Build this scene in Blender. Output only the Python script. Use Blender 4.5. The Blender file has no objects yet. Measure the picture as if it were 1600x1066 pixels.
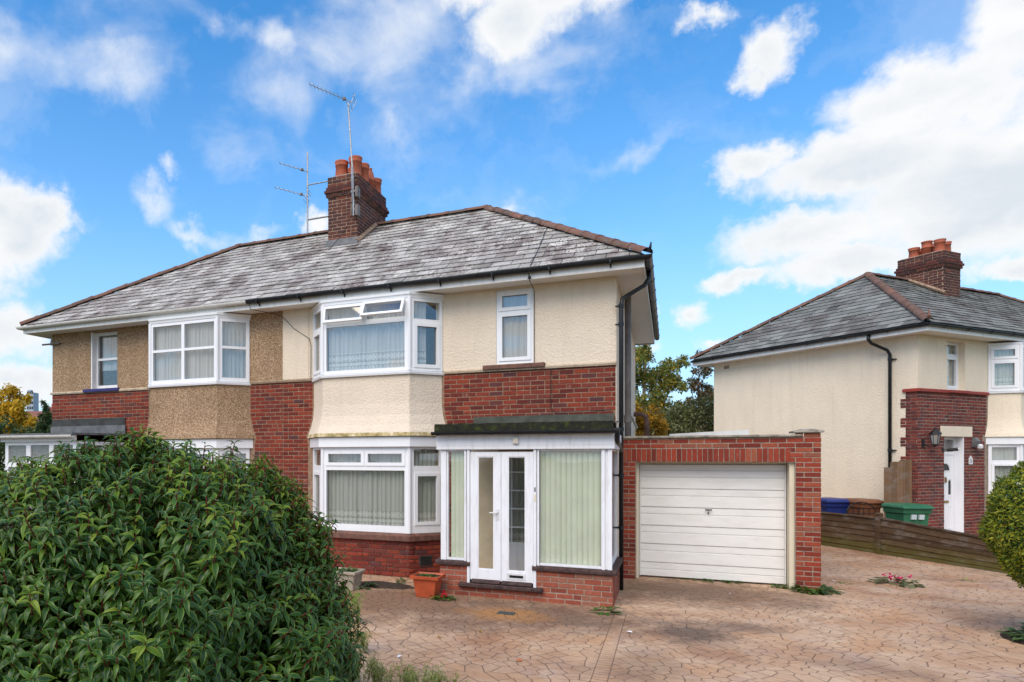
import bpy, math, random
import numpy as np
from mathutils import Matrix, Vector
random.seed(7); rng = np.random.default_rng(7)
R = math.radians
sc = bpy.context.scene
COL = sc.collection

# ------------------------------------------------------------------ camera
cam_d = bpy.data.cameras.new('camera'); cam = bpy.data.objects.new('camera', cam_d); COL.objects.link(cam)
CAM = np.array([0.763, -11.09, 2.01]); YAW = R(24.3)
cam.location = CAM; cam.rotation_euler = (R(90), 0, YAW)
cam_d.sensor_width = 36; cam_d.lens = 1056/1600*36
cam_d.shift_x = (800-570)/1600; cam_d.shift_y = (716-533)/1600
cam_d.clip_start = 0.05; cam_d.clip_end = 4000
sc.camera = cam
CF = np.array([-math.sin(YAW), math.cos(YAW), 0]); CR = np.array([math.cos(YAW), math.sin(YAW), 0])

def depth_of(p):
    """distance along the view and whether a point lies within the picture"""
    v = np.asarray(p, float)-CAM; z = float(v@CF)
    if z < .3: return z, False, 0, 0
    x = 570+1056*float(v@CR)/z; y = 716-1056*v[2]/z
    return z, (-10 < x < 1610 and -10 < y < 1076), x, y

# ------------------------------------------------------------------ world, sun, exposure
SUN_EL, SUN_AZ = 48, 188          # azimuth clockwise from +Y: behind the camera, a little to its left
world = bpy.data.worlds.new('World'); sc.world = world; world.use_nodes = True
vs = sc.view_settings
vs.view_transform = 'Standard'; vs.look = 'None'; vs.gamma = 1; vs.use_curve_mapping = False
vs.exposure = 0.55
sun_d = bpy.data.lights.new('sun', 'SUN'); sun = bpy.data.objects.new('sun', sun_d); COL.objects.link(sun)
sun_d.energy = 2.0; sun_d.angle = R(50); sun_d.color = (1, .87, .71)
sun.rotation_euler = (R(90-SUN_EL), 0, R(180-SUN_AZ))
sun.location = (-4, -20, 20)

def node(nt, typ, props=None, **ins):
    n = nt.nodes.new(typ)
    for k, v in (props or {}).items(): setattr(n, k, v)
    for k, v in ins.items():
        key = int(k[1:]) if k[0] == 'i' and k[1:].isdigit() else k.replace('_', ' ')
        s = n.inputs[key]
        if isinstance(v, bpy.types.NodeSocket): nt.links.new(v, s)
        else:
            if hasattr(s.default_value, '__len__') and not hasattr(v, '__len__'): v = (v,)*len(s.default_value)
            if hasattr(v, '__len__') and len(s.default_value) == 4 and len(v) == 3: v = (*v, 1)
            s.default_value = v
    return n
class NT:
    def __init__(s, nt): s.nt = nt
    def pos(s): return node(s.nt, 'ShaderNodeNewGeometry').outputs['Position']
    def scaled(s, vec, k):
        return node(s.nt, 'ShaderNodeVectorMath', {'operation': 'MULTIPLY'}, i0=vec, i1=k).outputs[0]
    def noise(s, scale, vec=None, detail=4, rough=.55, dist=0.0, out='Fac'):
        n = node(s.nt, 'ShaderNodeTexNoise', None, Scale=scale, Detail=detail, Roughness=rough, Distortion=dist)
        s.nt.links.new(vec if vec is not None else s.pos(), n.inputs['Vector']); return n.outputs[out]
    def vor(s, scale, vec=None, feature='F1', out='Distance', rand=1):
        n = node(s.nt, 'ShaderNodeTexVoronoi', {'feature': feature}, Scale=scale, Randomness=rand)
        s.nt.links.new(vec if vec is not None else s.pos(), n.inputs['Vector']); return n.outputs[out]
    def ramp(s, fac, stops, interp='LINEAR'):
        n = node(s.nt, 'ShaderNodeValToRGB', None, Fac=fac); r = n.color_ramp; r.interpolation = interp
        while len(r.elements) < len(stops): r.elements.new(.5)
        for e, (p, c) in zip(r.elements, stops):
            e.position = p; e.color = (*c, 1) if hasattr(c, '__len__') else (c, c, c, 1)
        return n.outputs[0]
    def mix(s, fac, a, b, blend='MIX'):
        n = s.nt.nodes.new('ShaderNodeMix'); n.data_type = 'RGBA'; n.blend_type = blend; n.clamp_factor = True
        for i, v in ((0, fac), (6, a), (7, b)):
            if isinstance(v, bpy.types.NodeSocket): s.nt.links.new(v, n.inputs[i])
            elif i == 0: n.inputs[0].default_value = v
            else: n.inputs[i].default_value = (*v, 1) if hasattr(v, '__len__') else (v, v, v, 1)
        return n.outputs[2]
    def math(s, op, a, b=0.0, c=None, clamp=False):
        n = node(s.nt, 'ShaderNodeMath', {'operation': op, 'use_clamp': clamp}, i0=a, i1=b)
        if c is not None:
            if isinstance(c, bpy.types.NodeSocket): s.nt.links.new(c, n.inputs[2])
            else: n.inputs[2].default_value = c
        return n.outputs[0]
    def rand(s):
        """one random number for each piece, whether it is an object or an island of a joined mesh"""
        a = node(s.nt, 'ShaderNodeObjectInfo').outputs['Random']
        b = node(s.nt, 'ShaderNodeNewGeometry').outputs['Random Per Island']
        return s.math('FRACT', s.math('ADD', a, b))
    def sep(s, vec): return node(s.nt, 'ShaderNodeSeparateXYZ', None, i0=vec).outputs
    def bump(s, h, strength=.5, dist=.01, normal=None):
        n = node(s.nt, 'ShaderNodeBump', None, Strength=strength, Distance=dist, Height=h)
        if normal is not None: s.nt.links.new(normal, n.inputs['Normal'])
        return n.outputs[0]

sc.cycles.max_bounces = 7; sc.cycles.diffuse_bounces = 3; sc.cycles.glossy_bounces = 3; sc.cycles.transmission_bounces = 4; sc.cycles.transparent_max_bounces = 12
sc.cycles.caustics_reflective = False; sc.cycles.caustics_refractive = False; sc.cycles.sample_clamp_indirect = 6
world.cycles.sampling_method = 'MANUAL'; world.cycles.sample_map_resolution = 512
# sky: Nishita blue with cumulus and thin streaks set by direction
def build_sky():
    nt = world.node_tree; nt.nodes.clear(); w = NT(nt)
    sky = node(nt, 'ShaderNodeTexSky', {'sky_type': 'NISHITA', 'sun_disc': False, 'sun_elevation': R(SUN_EL), 'sun_rotation': R(SUN_AZ),
                                        'air_density': 1.0, 'dust_density': .3, 'ozone_density': 2.0})
    hs = node(nt, 'ShaderNodeHueSaturation', None, Hue=.498, Saturation=SKY_SAT, Value=SKY_VAL, Color=sky.outputs[0])
    d = node(nt, 'ShaderNodeTexCoord').outputs['Generated']
    x, y, z = w.sep(d)
    az = w.math('ARCTAN2', x, y); el = w.math('ARCSINE', z)
    ae = node(nt, 'ShaderNodeCombineXYZ', None, i0=az, i1=el).outputs[0]
    # warp so that the outlines billow
    wn = node(nt, 'ShaderNodeVectorMath', {'operation': 'SUBTRACT'}, i0=w.noise(9, d, 6, .62, out='Color'), i1=(.5, .5, .5)).outputs[0]
    aw = node(nt, 'ShaderNodeVectorMath', {'operation': 'MULTIPLY_ADD'}, i0=wn, i1=(.12, .085, 0), i2=ae).outputs[0]
    wn2 = node(nt, 'ShaderNodeVectorMath', {'operation': 'SUBTRACT'}, i0=w.noise(34, d, 5, .6, out='Color'), i1=(.5, .5, .5)).outputs[0]
    aw = node(nt, 'ShaderNodeVectorMath', {'operation': 'MULTIPLY_ADD'}, i0=wn2, i1=(.035, .028, 0), i2=aw).outputs[0]
    dens = None
    for (a, e, ra, re_, wt) in CLOUDS:
        v = node(nt, 'ShaderNodeVectorMath', {'operation': 'SUBTRACT'}, i0=aw, i1=(R(a), R(e), 0)).outputs[0]
        v = w.scaled(v, (1/R(ra), 1/R(re_), 0))
        l = node(nt, 'ShaderNodeVectorMath', {'operation': 'LENGTH'}, i0=v).outputs['Value']
        k = w.math('MULTIPLY', w.math('SUBTRACT', 1.0, l), wt)
        dens = k if dens is None else w.math('SMOOTH_MAX', dens, k, .12)
    # generic cumulus for the rest of the sky, outside the part the photograph shows
    flat = node(nt, 'ShaderNodeVectorMath', {'operation': 'DIVIDE'}, i0=d, i1=node(nt, 'ShaderNodeCombineXYZ', None,
                i0=w.math('ADD', w.math('ABSOLUTE', z), .25), i1=w.math('ADD', w.math('ABSOLUTE', z), .25), i2=1.0).outputs[0]).outputs[0]
    gen = w.math('MULTIPLY', w.math('SUBTRACT', w.noise(1.6, flat, 7, .6), .47), 5.0)
    dx = w.math('ABSOLUTE', w.math('SUBTRACT', az, R(-17)))
    out_view = w.math('MAXIMUM', w.math('MULTIPLY', w.math('SUBTRACT', dx, R(42)), 5.0), w.math('MULTIPLY', w.math('SUBTRACT', el, R(37)), 6.0))
    out_view = w.math('MAXIMUM', w.math('MINIMUM', out_view, 1.0), 0.0)
    gen = w.math('SUBTRACT', w.math('MULTIPLY', gen, out_view), w.math('SUBTRACT', 1.0, out_view))
    dens = w.math('MAXIMUM', dens, gen)
    fine = w.math('MULTIPLY', w.math('SUBTRACT', w.noise(15, d, 9, .62), .5), .85)
    dens = w.math('ADD', dens, fine)
    cov = node(nt, 'ShaderNodeMapRange', {'interpolation_type': 'SMOOTHSTEP'}, i0=dens, i1=.0, i2=.56).outputs[0]
    # shading: bright tops, grey-blue hearts
    shade = w.noise(5, w.scaled(d, (1, 1, 2.2)), 5, .55)
    heart = w.math('MULTIPLY', node(nt, 'ShaderNodeMapRange', None, i0=dens, i1=.35, i2=.9).outputs[0], w.ramp(shade, [(.38, 0), (.60, 1)]))
    ccol = w.mix(heart, (CL_W*.98, CL_W*.99, CL_W), (CL_W*.75, CL_W*.81, CL_W*.87))
    veil = None
    vw = node(nt, 'ShaderNodeVectorMath', {'operation': 'SUBTRACT'}, i0=w.noise(4.5, w.scaled(d, (1.3, 1.3, .8)), 6, .55, out='Color'), i1=(.5, .5, .5)).outputs[0]
    avw = node(nt, 'ShaderNodeVectorMath', {'operation': 'MULTIPLY_ADD'}, i0=vw, i1=(.22, .16, 0), i2=aw).outputs[0]
    for (a, e, ra, re_, wt) in VEILS:
        v = w.scaled(node(nt, 'ShaderNodeVectorMath', {'operation': 'SUBTRACT'}, i0=avw, i1=(R(a), R(e), 0)).outputs[0], (1/R(ra), 1/R(re_), 0))
        l = node(nt, 'ShaderNodeVectorMath', {'operation': 'LENGTH'}, i0=v).outputs['Value']
        k = w.math('MULTIPLY', w.math('SUBTRACT', 1.0, l), wt)
        veil = k if veil is None else w.math('SMOOTH_MAX', veil, k, .25)
    vn = w.noise(8, w.scaled(d, (1, 1, 1.5)), 6, .56, .35)
    veil = w.math('MULTIPLY', node(nt, 'ShaderNodeMapRange', {'interpolation_type': 'SMOOTHSTEP'}, i0=w.math('ADD', veil, w.math('MULTIPLY', w.math('SUBTRACT', vn, .5), 1.7)), i1=-.05, i2=1.0).outputs[0], .78)
    # thin streaks
    sv = node(nt, 'ShaderNodeVectorMath', {'operation': 'MULTIPLY_ADD'}, i0=wn, i1=(.25, .2, 0), i2=ae).outputs[0]
    st = w.noise(3.0, w.scaled(sv, (1.6, 2.4, 1)), 5, .5, .3)
    st = w.math('MULTIPLY', w.ramp(st, [(.50, 0), (.82, 1)]), .35)
    st = w.math('MULTIPLY', st, node(nt, 'ShaderNodeMapRange', {'interpolation_type': 'SMOOTHSTEP'}, i0=el, i1=R(10), i2=R(24)).outputs[0])
    # brighter, milky air low over the horizon
    low = w.ramp(el, [(.0, .85), (.14, .55), (.32, .16), (.55, .0)])
    base = w.mix(low, hs.outputs[0], (CL_W*.42, CL_W*.67, CL_W*1.0))
    col = w.mix(st, base, (CL_W*.86, CL_W*.92, CL_W*1.0))
    col = w.mix(veil, col, (CL_W*.95, CL_W*.98, CL_W*1.02))
    col = w.mix(cov, col, ccol)
    bg = node(nt, 'ShaderNodeBackground', None, Color=col, Strength=.12)
    out = node(nt, 'ShaderNodeOutputWorld'); nt.links.new(bg.outputs[0], out.inputs[0])
SKY_SAT, SKY_VAL, CL_W = 1.34, 1.46, 5.7
# azimuth, elevation, radius in azimuth and in elevation (degrees), weight
CLOUDS = [
 (20, 16.5, 13, 5.6, 1.2), (12, 19.6, 8.5, 2.6, 1.1), (5.5, 20.6, 3.2, 1.7, 1.0), (16, 22.2, 7, 3.2, 1.1), (21, 25, 5, 4.5, 1.1),
 (9, 15.6, 7, 2.4, 1.1), (4.6, 13.2, 3.2, 1.3, .95), (11, 13.4, 7, 1.6, 1.0), (28, 19, 12, 9, 1.2),
 (20.5, 11.6, 3.6, 1.1, .9), (12.6, 11.9, 2.0, .8, .75),
 (-9, 34.5, 7.2, 3.6, 1.15), (-12, 32.0, 5.0, 2.6, .95), (-4.8, 33.2, 3.6, 2.6, .9), (-16, 34.5, 4, 2, .8),
 (6.3, 28.0, 2.9, 2.4, .95), (5.6, 26.6, 2.0, 1.3, .7), (2.6, 30.2, 2.0, 1.0, .6),
 (-52, 16.8, 5.6, 3.6, 1.15), (-49.5, 17.6, 3.5, 2.4, 1.0), (-56, 15, 6, 5, 1.1), (-55, 9.2, 7, 3.0, 1.0), (-53, 5.5, 8, 2.2, .9),
 (-29, 19.0, 2.0, 1.2, .7),

 (1.6, 10.6, 2.0, 1.6, .8), (-2.0, 10.4, 1.4, 2.6, .75), (-1.6, 8.0, 1.6, 1.2, .7), (3.5, 8.2, 2.0, .8, .6),
 (-12, 19.4, 2.0, .7, .4), (17, 14.4, 5, 2, 1.0),
]
# thin veils: the same, but never opaque
VEILS = [(-42.0, 19.7, 3.6, 1.7, 1.0), (-37.5, 18.9, 4.6, 1.1, .95), (-32.5, 18.9, 3.2, .9, .75), (-39.8, 22.0, 2.2, 1.0, .85), (-33.4, 31.5, 3.6, 1.8, .75), (-44, 28.2, 5.5, 2.6, .62), (-52.5, 28.5, 4.5, 3.2, .75), (-22.5, 26.6, 2.4, 2.0, .6), (-23, 32, 8.5, 6, .72), (-33, 27.5, 5, 5, .42), (-44, 31.5, 8, 3.6, .42), (-10, 29.0, 9, 2.8, .62), (-3, 22.5, 5, 1.0, .45), (-16, 28.5, 4, 2.2, .5), (-13, 19.2, 5, .8, .4), (4, 24, 4, 1, .35)]
build_sky()
# ------------------------------------------------------------------ materials
M = {}
def mat(name, rough=.6, spec=.35):
    m = bpy.data.materials.new(name); m.use_nodes = True; nt = m.node_tree; w = NT(nt)
    b = nt.nodes['Principled BSDF']; b.inputs['Roughness'].default_value = rough
    b.inputs['Specular IOR Level'].default_value = spec
    M[name] = m; w.b = b; w.m = m
    def col(c):
        if isinstance(c, bpy.types.NodeSocket): nt.links.new(c, b.inputs['Base Color'])
        else: b.inputs['Base Color'].default_value = (*c, 1)
    w.col = col
    w.nrm = lambda s: nt.links.new(s, b.inputs['Normal'])
    w.rough = lambda s: nt.links.new(s, b.inputs['Roughness'])
    return w
def plain(name, c, rough=.6, var=.12, scale=8, bump=0.0, spec=.35, metal=0):
    w = mat(name, rough, spec); b_ = w.b; b_.inputs['Metallic'].default_value = metal
    n = w.noise(scale, None, 5, .6)
    w.col(w.mix(w.ramp(n, [(.35, 0), (.65, 1)]), tuple(x*(1-var) for x in c), tuple(min(1, x*(1+var)) for x in c)))
    if bump: w.nrm(w.bump(w.noise(scale*9, None, 4), bump, .004))
    return w
# renders
def render_mat(name, c, dirt=(.30, .24, .17)):
    w = mat(name, .92, .15)
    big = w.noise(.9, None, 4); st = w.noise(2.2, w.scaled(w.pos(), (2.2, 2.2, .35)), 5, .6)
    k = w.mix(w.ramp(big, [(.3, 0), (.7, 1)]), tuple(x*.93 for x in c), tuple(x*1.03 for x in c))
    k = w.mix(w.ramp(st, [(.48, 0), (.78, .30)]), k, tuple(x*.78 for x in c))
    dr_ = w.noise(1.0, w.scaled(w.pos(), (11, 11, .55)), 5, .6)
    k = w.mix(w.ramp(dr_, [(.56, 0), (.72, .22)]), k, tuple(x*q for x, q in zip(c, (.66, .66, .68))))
    g = w.noise(55, None, 3, .6)
    k = w.mix(w.ramp(g, [(.5, 0), (.72, .22)]), k, dirt)
    w.col(k)
    h1 = w.noise(26, None, 5, .62, .8); h2 = w.vor(48, None, 'SMOOTH_F1')
    w.nrm(w.bump(w.math('ADD', h1, w.math('MULTIPLY', h2, .5)), .85, .017))
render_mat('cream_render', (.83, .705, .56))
render_mat('cream_render_neighbour', (.90, .78, .61))
w = mat('pebbledash', .9, .2)
v = w.vor(75, None, 'F1', 'Color'); r_ = w.sep(v)[0]
k = w.ramp(r_, [(.0, (.17, .10, .055)), (.3, (.33, .205, .115)), (.65, (.47, .31, .185)), (1, (.66, .50, .34))])
k = w.mix(w.ramp(w.noise(1.6, w.scaled(w.pos(), (1.5, 1.5, .5)), 4), [(.4, 0), (.75, .45)]), k, (.24, .15, .085))
w.col(k); w.nrm(w.bump(w.vor(75), .9, .012))
# bricks and mortar
def brick_mat(name, stops, soot=0.0, rough=.85):
    w = mat(name, rough, .2); rd = w.rand()
    k = w.ramp(rd, stops)
    n = w.noise(30, None, 5, .65); k = w.mix(w.ramp(n, [(.35, 0), (.75, .5)]), k, tuple(x*.55 for x in stops[0][1]))
    big = w.noise(1.3, None, 4); k = w.mix(w.ramp(big, [(.5, 0), (.8, .35+soot)]), k, (.07, .045, .04))
    lime = w.noise(5, None, 6, .7); k = w.mix(w.ramp(lime, [(.62, 0), (.74, .40)]), k, (.50, .42, .36))
    w.col(k); w.nrm(w.bump(w.noise(120, None, 4, .7), .45, .004))
brick_mat('brick_house', [(0, (.12, .026, .022)), (.18, (.19, .035, .025)), (.5, (.245, .043, .026)), (.8, (.31, .058, .030)), (.93, (.14, .044, .042)), (1, (.09, .042, .048))])
brick_mat('brick_garage', [(0, (.17, .034, .024)), (.3, (.28, .046, .027)), (.62, (.36, .060, .031)), (.85, (.37, .115, .062)), (1, (.23, .095, .065))])
brick_mat('brick_porch', [(0, (.24, .065, .045)), (.35, (.33, .085, .05)), (.7, (.40, .115, .068)), (1, (.32, .15, .10))])
brick_mat('brick_chimney', [(0, (.075, .038, .038)), (.45, (.11, .043, .038)), (.85, (.15, .050, .038)), (1, (.23, .068, .042))], .2)
brick_mat('brick_neighbour', [(0, (.10, .038, .036)), (.35, (.20, .048, .038)), (.75, (.265, .058, .042)), (1, (.13, .06, .062))])
plain('mortar_dark', (.28, .185, .125), .95, .25, 14, .5, .1)
plain('mortar_pale', (.33, .26, .205), .95, .25, 14, .5, .1)
plain('mortar_chimney', (.36, .25, .175), .95, .3, 10, .5, .1)
plain('lead', (.13, .135, .14), .6, .25, 6, .2)
plain('felt_dark', (.05, .052, .05), .85, .3, 5, .5)
plain('lead_porch', (.075, .08, .062), .75, .3, 5, .3)
# slates
def slate_mat(name, light, dark, purple, lichen, lich_amt, streak):
    w = mat(name, .85, .08); rd = w.rand(); p = w.pos()
    k = w.ramp(rd, [(0, dark), (.45, tuple((a+b)/2 for a, b in zip(light, dark))), (1, light)])
    n1 = w.noise(1.15, w.scaled(p, streak), 5, .6, .4)
    k = w.mix(w.math('MULTIPLY', w.ramp(n1, [(.46, 0), (.58, .92)]), w.ramp(w.math('FRACT', w.math('MULTIPLY', rd, 3.7)), [(0, .55), (1, 1)])), k, purple)
    n2 = w.noise(2.6, w.scaled(p, streak), 6, .68)
    fl = w.noise(26, w.scaled(p, streak), 5, .7)
    a = w.math('MULTIPLY', w.ramp(n2, [(.38, 0), (.56, 1)]), w.ramp(fl, [(.40, 0), (.56, 1)]))
    a = w.math('MULTIPLY', a, w.ramp(w.math('FRACT', w.math('MULTIPLY', rd, 7.3)), [(0, .25), (1, 1.0)]))
    k = w.mix(w.math('MULTIPLY', a, lich_amt), k, lichen)
    ms = w.noise(7, p, 5, .7); k = w.mix(w.ramp(ms, [(.70, 0), (.78, .7)]), k, (.12, .125, .05))
    w.col(k); w.nrm(w.bump(w.noise(60, w.scaled(p, streak), 4, .65), .3, .006))
slate_mat('slate', (.43, .405, .375), (.215, .198, .18), (.11, .070, .066), (.74, .71, .65), 1.0, (1.5, .7, .7))
slate_mat('slate_neighbour', (.26, .265, .245), (.10, .105, .098), (.105, .085, .08), (.40, .40, .37), .7, (.9, .9, .9))
w = mat('ridge_clay', .85, .2); rd = w.rand()
k = w.ramp(rd, [(0, (.12, .068, .054)), (.5, (.17, .085, .062)), (1, (.25, .115, .08))])
k = w.mix(w.ramp(w.noise(9, None, 6, .7), [(.42, 0), (.66, .8)]), k, (.17, .14, .115))
k = w.mix(w.ramp(w.noise(5, None, 5, .7), [(.62, 0), (.72, .8)]), k, (.24, .17, .045))
w.col(k); w.nrm(w.bump(w.noise(50), .4, .006))
w = mat('clay_pot', .8, .2)
k = w.mix(w.ramp(w.noise(4, None, 4), [(.35, 0), (.7, 1)]), (.52, .135, .07), (.36, .12, .075))
k = w.mix(w.ramp(w.noise(14, w.scaled(w.pos(), (1, 1, .3)), 5), [(.55, 0), (.75, .55)]), k, (.14, .08, .06)); w.col(k)
# paints, plastics, metals
def dirty(name, c, dirt, amt, rough=.4, sc_=(3, 3, .5), bump=.05):
    w = mat(name, rough, .4)
    a = w.noise(3, w.scaled(w.pos(), sc_), 6, .65); b = w.noise(40, None, 4, .7)
    k = w.mix(w.ramp(a, [(.48, 0), (.78, amt)]), c, dirt)
    k = w.mix(w.ramp(b, [(.62, 0), (.75, amt*.7)]), k, dirt)
    w.col(k)
    if bump: w.nrm(w.bump(w.noise(90), bump, .003))
dirty('upvc', (.86, .87, .89), (.60, .60, .60), .22, .3)
dirty('fascia_white', (.80, .79, .77), (.42, .39, .35), .45, .5, (4, 4, .8))
dirty('soffit_white', (.80, .78, .75), (.52, .47, .42), .3, .55)
dirty('painted_wood', (.83, .84, .87), (.40, .36, .33), .40, .45, (5, 5, .9), .25)
dirty('garage_white', (.83, .82, .79), (.52, .48, .42), .36, .45, (.8, .8, 3))
dirty('gutter_white', (.70, .68, .64), (.36, .33, .29), .6, .5, (6, 6, 1))
dirty('cream_paint', (.74, .66, .50), (.36, .29, .2), .4, .6)
plain('gutter_black', (.012, .013, .015), .35, .3, 9)
plain('pipe_grey', (.17, .145, .135), .55, .25, 6)
plain('pipe_iron', (.13, .07, .055), .7, .3, 8)
plain('sill_brown', (.060, .034, .030), .75, .45, 16, .6)
plain('sill_brown_house', (.155, .075, .055), .7, .3, 12, .4)
plain('sill_blue', (.035, .035, .14), .6, .2, 12)
plain('sill_red', (.30, .045, .03), .6, .2, 12)
plain('string_course', (.50, .40, .29), .8, .2, 10, .3)
plain('string_course_dark', (.30, .22, .15), .8, .2, 10, .3)
plain('steel', (.42, .42, .42), .45, .2, 20, 0, .5, .8)
plain('steel_white', (.68, .68, .68), .4, .1, 20)
plain('iron_black', (.012, .012, .013), .45, .3, 20)
plain('brass', (.35, .22, .08), .35, .2, 20, 0, .5, .8)
plain('plaster', (.80, .70, .54), .9, .08, 4)
plain('interior', (.22, .19, .16), .95, .1, 3)
plain('concrete', (.30, .275, .24), .95, .25, 5, .5)
plain('concrete_cap', (.30, .27, .215), .95, .45, 9, .6)
plain('trough_stone', (.40, .34, .26), .9, .2, 12, .4)
plain('terracotta_plastic', (.45, .085, .03), .5, .15, 6)
plain('soil', (.05, .033, .022), 1, .5, 30, .8)
plain('bark', (.12, .085, .06), .95, .4, 14, .8)
plain('bark_pale', (.20, .17, .14), .9, .5, 9, .6)
plain('twig', (.16, .11, .075), .9, .3, 20)
plain('red_stem', (.15, .03, .022), .6, .35, 30)
plain('bin_blue', (.012, .028, .16), .45, .15, 5)
plain('bin_green', (.03, .145, .07), .45, .15, 5)
plain('bin_brown', (.19, .075, .035), .5, .15, 5)
plain('sticker', (.55, .62, .62), .5, .05, 9)
plain('blind', (.74, .82, .66), .85, .05, 3)
plain('far_wall', (.55, .50, .44), .9, .1, 1)
plain('far_roof', (.25, .10, .075), .9, .2, 2)
plain('tower_grey', (.40, .45, .52), .8, .15, 3)
plain('white_felt', (.80, .80, .79), .6, .08, 5)
plain('petal_pink', (.62, .02, .13), .6, .25, 30)
plain('petal_red', (.50, .008, .02), .6, .25, 30)
plain('plate_iron', (.07, .075, .065), .6, .3, 30, .5)
plain('orange_leaf', (.55, .12, .03), .7, .2, 20)
plain('paper_white', (.8, .8, .8), .7, .05, 20)
w = mat('moss_felt', .95, .1)
w.col(w.ramp(w.noise(11, None, 6, .7), [(.40, (.025, .024, .02)), (.55, (.035, .036, .02)), (.66, (.065, .085, .02)), (.78, (.04, .045, .022))]))
w.nrm(w.bump(w.noise(45, None, 5, .7), 1, .02))
w = mat('bay_edge_moss', .95, .1)
w.col(w.ramp(w.noise(9, None, 6, .75), [(.36, (.80, .68, .48)), (.5, (.50, .40, .20)), (.64, (.26, .20, .08))])); w.nrm(w.bump(w.noise(60), .6, .01))
# weathered timber
def timber(name, c1, c2, moss):
    w = mat(name, .9, .15); p = w.pos(); rd = w.rand()
    g = w.noise(9, w.scaled(p, (1.2, 1.2, 12)), 6, .65, .5)
    k = w.mix(w.ramp(g, [(.3, 0), (.7, 1)]), c1, c2)
    k = w.mix(w.ramp(rd, [(0, 0), (1, .45)]), k, tuple(x*.5 for x in c1))
    k = w.mix(w.ramp(w.noise(2.5, w.scaled(p, (1, 1, 3)), 5, .65), [(.52, 0), (.72, .6)]), k, (.27, .24, .21))
    if moss:
        lowz = w.ramp(w.math('ADD', w.sep(p)[2], w.math('MULTIPLY', w.noise(3, p, 4), .35)), [(.26, .8), (.52, 0)])
        k = w.mix(w.math('MULTIPLY', lowz, .75), k, (.12, .115, .022))
    w.col(k); w.nrm(w.bump(g, .8, .01))
timber('fence_timber', (.060, .036, .021), (.18, .115, .068), True)
timber('gate_timber', (.20, .115, .062), (.30, .185, .105), False)
# glass and net
def glass(name, tint=(.93, .95, .94), extra=.05):
    m = bpy.data.materials.new(name); m.use_nodes = True; nt = m.node_tree; nt.nodes.clear(); w = NT(nt); M[name] = m
    fr = w.math('POWER', node(nt, 'ShaderNodeLayerWeight', None, Blend=.5).outputs['Facing'], 3.5)
    fac = w.math('MINIMUM', w.math('MULTIPLY_ADD', fr, .8, extra), 1.0)
    wav = w.bump(w.noise(1.7, None, 2), .04, .02)
    gl = node(nt, 'ShaderNodeBsdfGlossy', None, Roughness=.015, Normal=wav).outputs[0]
    tr = node(nt, 'ShaderNodeBsdfTransparent', None, Color=tint).outputs[0]
    mx = node(nt, 'ShaderNodeMixShader', None, i0=fac, i1=tr, i2=gl)
    out = node(nt, 'ShaderNodeOutputMaterial'); nt.links.new(mx.outputs[0], out.inputs[0])
glass('glass', (.97, .98, .97), .11); glass('glass_porch', (.98, .98, .97), .07)
def frosted(name, c):
    w = mat(name, .35, .5); w.col(c); w.b.inputs['Transmission Weight'].default_value = .75; w.b.inputs['Roughness'].default_value = .35
    w.nrm(w.bump(w.vor(60), .6, .01))
frosted('glass_frosted', (.80, .83, .78)); glass('glass_misty', (.98, .95, .88), .05)
def net(name, c, hem):
    m = bpy.data.materials.new(name); m.use_nodes = True; nt = m.node_tree; nt.nodes.clear(); w = NT(nt); M[name] = m
    uv = node(nt, 'ShaderNodeUVMap', {'uv_map': 'UVMap'}).outputs[0]
    u, v_, _ = w.sep(uv)
    # lace hem: dots and bands below v = hem metres
    inhem = w.math('LESS_THAN', v_, hem)
    dots = w.vor(15, w.scaled(uv, (1, 1, 1)), 'F1', 'Distance', .12)
    lace = w.ramp(dots, [(.25, .97), (.42, .62)])
    band = w.math('GREATER_THAN', w.math('SINE', w.math('MULTIPLY', v_, 60.0)), .1)
    cover = w.mix(inhem, .78, w.mix(band, lace, (.95, .95, .95)))
    di = node(nt, 'ShaderNodeBsdfDiffuse', None, Color=c).outputs[0]
    tl = node(nt, 'ShaderNodeBsdfTranslucent', None, Color=c).outputs[0]
    d2 = node(nt, 'ShaderNodeMixShader', None, i0=.25, i1=di, i2=tl).outputs[0]
    tr = node(nt, 'ShaderNodeBsdfTransparent').outputs[0]
    mx = node(nt, 'ShaderNodeMixShader', None, i0=cover, i1=tr, i2=d2)
    out = node(nt, 'ShaderNodeOutputMaterial'); nt.links.new(mx.outputs[0], out.inputs[0])
net('net_up', (.90, .92, .94), .33); net('net_down', (.90, .92, .87), .30); net('net_plain', (.88, .89, .90), 0.0)
# foliage
def leaf_mat(name, stops, rough=.4, trans=.25, spec=.5, tc=(.20, .30, .03), edge=None):
    m = bpy.data.materials.new(name); m.use_nodes = True; nt = m.node_tree; w = NT(nt); M[name] = m
    b = nt.nodes['Principled BSDF']; rd = w.rand()
    k = w.ramp(rd, stops)
    k = w.mix(w.ramp(w.noise(3, None, 3), [(.35, 0), (.7, .4)]), k, tuple(x*.65 for x in stops[0][1]))
    if edge: # pale margin of the blade
        k = w.mix(w.ramp(w.sep(node(nt, 'ShaderNodeUVMap', {'uv_map': 'UVMap'}).outputs[0])[0], [(.10, .85), (.30, 0)]), k, edge)
    nt.links.new(k, b.inputs['Base Color']); b.inputs['Roughness'].default_value = rough; b.inputs['Specular IOR Level'].default_value = spec
    tl = node(nt, 'ShaderNodeBsdfTranslucent', None, Color=w.mix(.5, k, tc)).outputs[0]
    mx = node(nt, 'ShaderNodeMixShader', None, i0=trans, i1=b.outputs[0], i2=tl)
    nt.links.new(mx.outputs[0], nt.nodes['Material Output'].inputs[0])
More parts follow.
